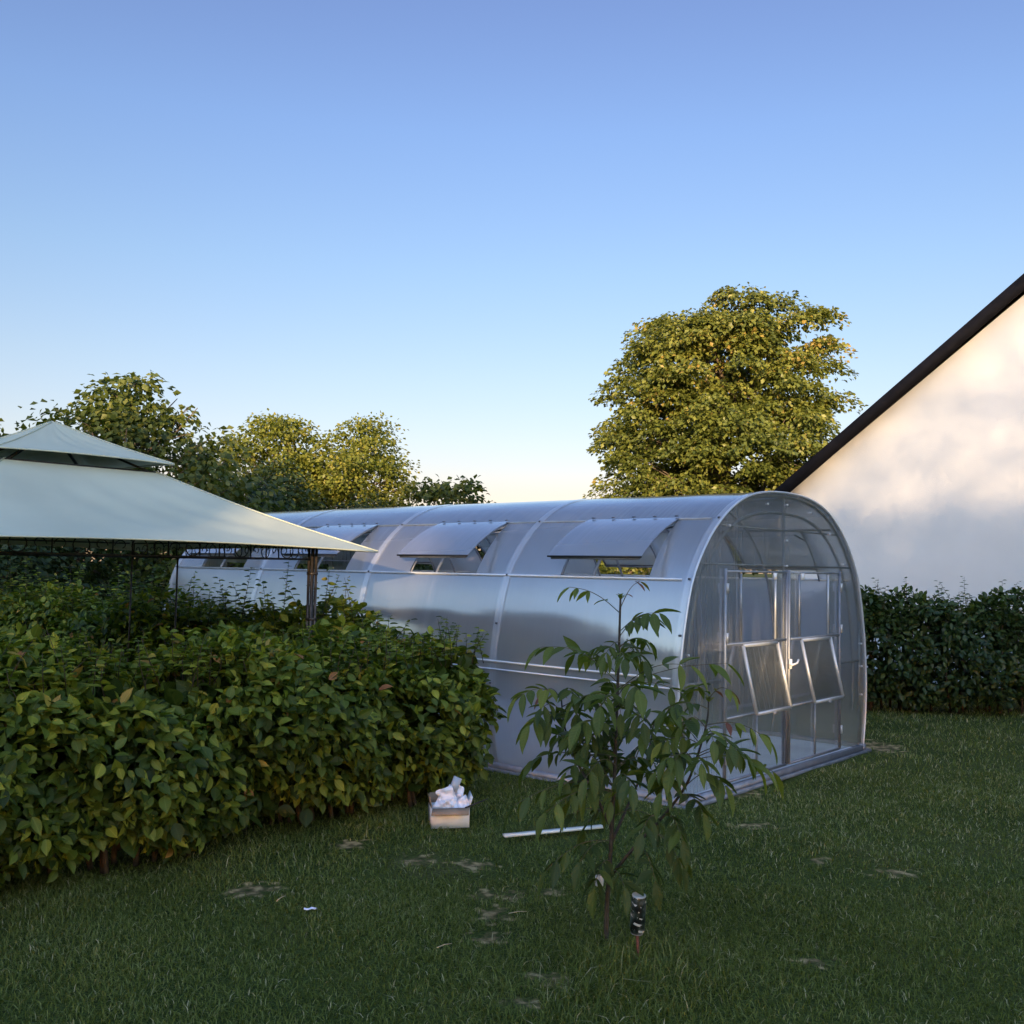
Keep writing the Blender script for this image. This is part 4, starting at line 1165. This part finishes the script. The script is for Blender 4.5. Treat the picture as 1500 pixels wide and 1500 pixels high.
cp = at(933, 1366, 4.0)
cz0 = cp.z
can = empty("drink_can", (cp.x, cp.y, cz0), 0, "upturned black and white drink can stuck on a rusty rod", "can")
R_ = 0.030
MB().lathe([(R_ * .80, 0), (R_, .014), (R_, .132), (R_ * .90, .146)], 28).build("can_body", can_mat(), can, smooth=True)
MB().lathe([(R_ * .90, .146), (R_ * .93, .149), (R_ * .88, .153), (R_ * .80, .150), (R_ * .70, .140), (R_ * .3, .136), (0.0005, .1355)], 28).build("can_base", M['alu'], can, smooth=True)
MB().lathe([(0.0005, .003), (R_ * .74, .003), (R_ * .80, -.003), (R_ * .84, 0), (R_ * .80, .004)], 28).build("can_lid", M['galv'], can, smooth=True)
can.rotation_euler = (rad(5), rad(2), 0)
rod = MB(); rod.tube([(cp.x + .012, cp.y + .02, -.05), (cp.x + .006, cp.y + .01, cz0 * .5), (cp.x, cp.y, cz0 + .02)], 0.0065, 8)
o = rod.build("garden_rod", M['rust'], loc=(cp.x, cp.y, 0)); tag(o, "rusty thin rod standing in the long grass, holding the can", "rod")

# ------------------------------------------------------------------ cardboard box and its papers
bx = at(656, 1207, 6.02); bxc = (bx.x, bx.y + .06, 0.005)
BR = rad(12)
box_ = empty("cardboard_box", bxc, BR, "white printed cardboard box with brown flaps, full of papers at the hedge corner", "box")
bw, bd, bh, th = 0.225, 0.17, 0.115, 0.004
wb = MB()
wb.box((0, -bd / 2, bh / 2), (bw, th, bh)); wb.box((0, bd / 2, bh / 2), (bw, th, bh))
wb.box((-bw / 2, 0, bh / 2), (th, bd - th, bh)); wb.box((bw / 2, 0, bh / 2), (th, bd - th, bh)); wb.box((0, 0, .004), (bw - th, bd - th, th))
wb.build_each("box_panel", M['card_white'], box_)
def flap(pts, mat, name="flap"):
    pts = np.array(pts, float); n = np.cross(pts[1] - pts[0], pts[2] - pts[0]); n /= np.linalg.norm(n)
    q = pts + n * .003
    k = len(pts)
    MB().add(np.concatenate([pts, q]), [tuple(range(k))[::-1], tuple(range(k, 2 * k))] + [(i, (i + 1) % k, k + (i + 1) % k, k + i) for i in range(k)]).build(name, mat, box_)
flap([(-bw / 2 - .012, -bd / 2 - .050, bh - .026), (bw / 2 - .012, -bd / 2 - .052, bh - .030), (bw / 2, -bd / 2 - .003, bh + .002), (-bw / 2, -bd / 2 - .003, bh + .002)], M['card_brown'])
flap([(-bw / 2, -bd / 2 + .01, bh), (-bw / 2, bd / 2 - .01, bh), (-bw / 2 - .012, bd / 2 - .02, bh + .065), (-bw / 2 - .015, -bd / 2 + .015, bh + .075)], M['card_brown'])
flap([(bw / 2, -bd / 2 + .01, bh), (bw / 2, bd / 2 - .01, bh), (bw / 2 + .025, bd / 2 - .02, bh + .07), (bw / 2 + .02, -bd / 2 + .015, bh + .06)], M['card_white'])
flap([(-bw / 2, bd / 2, bh), (bw / 2, bd / 2, bh), (bw / 2 - .01, bd / 2 + .045, bh + .05), (-bw / 2 + .01, bd / 2 + .045, bh + .05)], M['card_brown'])
bp_ = MB(); bp_.box((bw / 2 + .0035, -.01, bh * .5), (.002, .045, bh * .92)); bp_.build("print_stripe", M['card_blue'], box_)

def crumple(name, c, size, seed, label, mat, fold=0.35, tall=1.0, rot=0.0):
    g = np.random.default_rng(seed)
    n = 7
    u_, v_ = np.meshgrid(np.linspace(-.5, .5, n), np.linspace(-.5, .5, n))
    z = fold * (np.abs(u_ * 1.3 + v_ * g.uniform(-1, 1)) + .35 * np.sin(u_ * 9 + g.uniform(0, 6)) * np.cos(v_ * 8)) + g.normal(size=u_.shape) * .11
    P = np.stack([u_ + g.normal(size=u_.shape) * .03, z, v_ * tall], -1) * size
    ca, sa = math.cos(rot), math.sin(rot)
    R = np.array([[ca, 0, -sa], [0, 1, 0], [sa, 0, ca]])
    a = g.uniform(-.7, .7); R2 = np.array([[math.cos(a), -math.sin(a), 0], [math.sin(a), math.cos(a), 0], [0, 0, 1]])
    t = g.uniform(-.4, .1); R3 = np.array([[1, 0, 0], [0, math.cos(t), -math.sin(t)], [0, math.sin(t), math.cos(t)]])
    P = P @ R.T @ R3.T @ R2.T
    cc = np.array([math.cos(BR), math.sin(BR), 0]); dd = np.array([-math.sin(BR), math.cos(BR), 0])
    W = np.array(bxc) + cc * c[0] + dd * c[1] + np.array([0, 0, c[2]])
    o = MB().grid(P).build(name, mat, loc=None)
    o.location = W
    md = o.modifiers.new("curl", 'SUBSURF'); md.levels = 2; md.render_levels = 2
    md = o.modifiers.new("thickness", 'SOLIDIFY'); md.thickness = 0.0012
    tag(o, label, "paper", "papers in the cardboard box")
    return o
crumple("paper_sheet", (-.02, -.02, bh + .05), .105, 1, "large folded white sheet leaning out at the middle of the box", M['paper'], .3, 1.1, .35)
crumple("paper_sheet", (.045, .03, bh + .055), .095, 2, "rounded white sheet standing at the back right of the box", M['paper'], .3, 1.2, -.2)
crumple("paper_sheet", (.075, -.045, bh + .02), .085, 3, "creased white sheet by the right front edge of the box", M['paper'], .4, .9, .6)
crumple("paper_sheet", (-.06, -.045, bh + .012), .075, 4, "small crumpled white sheet by the left flap of the box", M['paper'], .45, .9, 1.1)
crumple("paper_sheet", (.01, -.055, bh + .015), .08, 5, "creased white sheet over the front flap of the box", M['paper'], .4, .8, .1)
cc = np.array([math.cos(BR), math.sin(BR), 0]); dd = np.array([-math.sin(BR), math.cos(BR), 0])
cpos = np.array(bxc) + cc * .045 + dd * .05 + np.array([0, 0, bh + .115])
t_ = MB(); t_.box((0, 0, 0), (.05, .022, .085)); o = t_.build("small_carton", M['card_grey']); o.location = cpos; o.rotation_euler = (rad(-12), rad(24), BR)
tag(o, "small grey carton sticking up above the papers in the box", "carton")
a_ = np.array(bxc) + cc * .085 + dd * (-.09) + np.array([0, 0, bh + .002]); b_ = a_ + cc * .15 + dd * .05 + np.array([0, 0, .04])
st_ = MB(); st_.tube([a_, (a_ + b_) / 2, b_], [.006, .005, .0025], 7); o = st_.build("stick", M['iron'], loc=tuple(a_))
tag(o, "thin dark stick poking out over the box's right edge", "stick")

# ------------------------------------------------------------------ small things on the lawn
def gnd(x, y, z=0.0):
    d = ray(x, y); t = (z - CAM_H) / d.z
    return np.array(Vector((0, 0, CAM_H)) + d * t)
A_, B_ = gnd(738, 1224, .03), gnd(876, 1211, .03)
pl = MB(); pl.bar(A_, B_ + (B_ - A_) * .05, 0.045, 0.012)
o = pl.build("strip_offcut", M['plank'], loc=tuple(A_)); tag(o, "narrow white strip lying on the grass between the box and the sapling", "strip")
A_ = gnd(455, 1331, .03)
w_ = MB()
P = np.zeros((4, 6, 3)); uu = np.linspace(-.025, .025, 6); vv = np.linspace(-.011, .011, 4)
for i in range(4):
    for j in range(6): P[i, j] = (uu[j] + vv[i] * .2, vv[i] + uu[j] * .35, .006 * math.sin(i * 1.6) + .003 * math.cos(j * 2))
w_.grid(P); o = w_.build("paper_scrap", M['foil']); o.location = A_
md = o.modifiers.new("thickness", 'SOLIDIFY'); md.thickness = 0.001
tag(o, "tiny bluish white wrapper scrap lying alone on the left lawn", "scrap")
for (x0, y0, x1, y1, lab) in ((405, 1320, 418, 1312, "short dry straw beside the sandy patch at left"), (640, 1388, 662, 1382, "pale dry straw on the lawn below the sapling's left side"), (745, 1338, 772, 1335, "pale straw lying across the bare patch at centre")):
    A_, B_ = gnd(x0, y0, .035), gnd(x1, y1, .04)
    s_ = MB(); s_.tube([A_, (A_ + B_) / 2 + np.array([0, 0, .004]), B_], [.0022, .002, .0014], 5)
    o = s_.build("dry_straw", M['straw'], loc=tuple(A_)); tag(o, lab, "straw", "dry straws on the lawn")

# ------------------------------------------------------------------ grass
def make_grass():
    g = np.random.default_rng(5)
    mb = MB()
    pts = []
    def scatter(n, y0, y1, half):
        # even over the ground
        y = np.sqrt(g.uniform(y0 ** 2, y1 ** 2, n)); x = g.uniform(-1, 1, n) * (half * y + 2.0)
        return np.stack([x, y], 1)
    zones = ((255000, 2.7, 5.0, .56, .025, .0036), (185000, 5.0, 8.0, .56, .026, .0044), (115000, 8.0, 14.0, .56, .036, .006), (26000, 14.0, 26.0, .6, .05, .012))
    for n, y0, y1, hf, hgt, wd in zones:
        p = scatter(n, y0, y1, hf)
        bmk = bare_mask(p[:, 0], p[:, 1]) + .25 * np.sin(p[:, 0] * 31) * np.sin(p[:, 1] * 27) * .6
        # thinner, uneven cover
        cov = .5 + .5 * np.sin(p[:, 0] * 3.3 + 1.2 * np.sin(p[:, 1] * 2.1)) * np.sin(p[:, 1] * 3.9 + p[:, 0] * .7)
        keep = (g.random(len(p)) < (1.0 - 1.15 * np.clip(bmk, 0, 1))) & (g.random(len(p)) < .72 + .28 * cov)
        a = (p - ORI[:2]) @ VX[:2]; b = (p - ORI[:2]) @ UX[:2]
        keep &= ~((a > -.05) & (a < GW + .05) & (b > -.12) & (b < GL))
        p = p[keep]; cov = cov[keep]; n = len(p)
        # longer tufts round the rod and the sapling, and along the hedge foot
        near = np.exp(-(((p[:, 0] - cp.x + .05) / .32) ** 2 + ((p[:, 1] - cp.y + .12) / .34) ** 2))
        a = (p - ORI[:2]) @ VX[:2]; b = (p - ORI[:2]) @ UX[:2]
        hf_ = np.exp(-((b - .95) / .14) ** 2) * (a < -.9)
        h = hgt * g.uniform(.55, 1.3, n) * (1 + .25 * cov) * (1 + 3.4 * near * g.random(n) ** 1.5 + .8 * hf_ * g.random(n))
        az = g.uniform(0, 2 * math.pi, n)
        lean = np.abs(g.normal(0, .9, n)) + .3
        wv = wd * g.uniform(.7, 1.3, n)
        d = np.stack([np.cos(az), np.sin(az), np.zeros(n)], 1)
        s = np.stack([-np.sin(az + g.normal(0, .8, n)), np.cos(az), np.zeros(n)], 1)
        z0 = ground_z(p[:, 0], p[:, 1]) * (p[:, 1] < 12)
        B = np.stack([p[:, 0], p[:, 1], z0 - .003], 1)
        up = np.array([0, 0, 1.0])
        mid = B + up * (h * .6)[:, None] + d * (h * lean * .35)[:, None]
        tip = B + up * (h * (1.0 - .22 * lean))[:, None] + d * (h * lean)[:, None]
        V = np.stack([B - s * (wv / 2)[:, None], B + s * (wv / 2)[:, None], mid + s * (wv * .38)[:, None], mid - s * (wv * .38)[:, None], tip], 1)
        k = 5
        off = (np.arange(n) * k)[:, None, None]
        var = np.clip(g.beta(1.3, 1.9, n) * .85 + .1 * cov - .05 + .10 * np.sin(p[:, 0] * 1.9 + 2 * np.sin(p[:, 1] * 1.3)) * np.sin(p[:, 1] * 2.3 + p[:, 0]), 0, .84)
        dry = g.random(n) < (.04 + .13 * np.clip((p[:, 0] - .4) / 1.2, 0, 1) * np.clip((p[:, 1] - 4.2) / 1.6, 0, 1) + .12 * bmk[keep][:n].clip(0, 1)); var[dry] = g.uniform(.84, 1, dry.sum())
        lv = np.repeat(np.stack([var] * 3, 1), k, 0)
        mb.add(V.reshape(-1, 3), [(np.array([[0, 1, 2, 3]])[None] + off).reshape(-1, 4), (np.array([[3, 2, 4]])[None] + off).reshape(-1, 3)], leafvar=lv, leafpos=np.zeros((n * k, 3)))
    o = mb.build("grass", M['grass'])
    tag(o, "short shaded lawn grass with thin and bare places, around the greenhouse", "grass", kind='stuff')
make_grass()
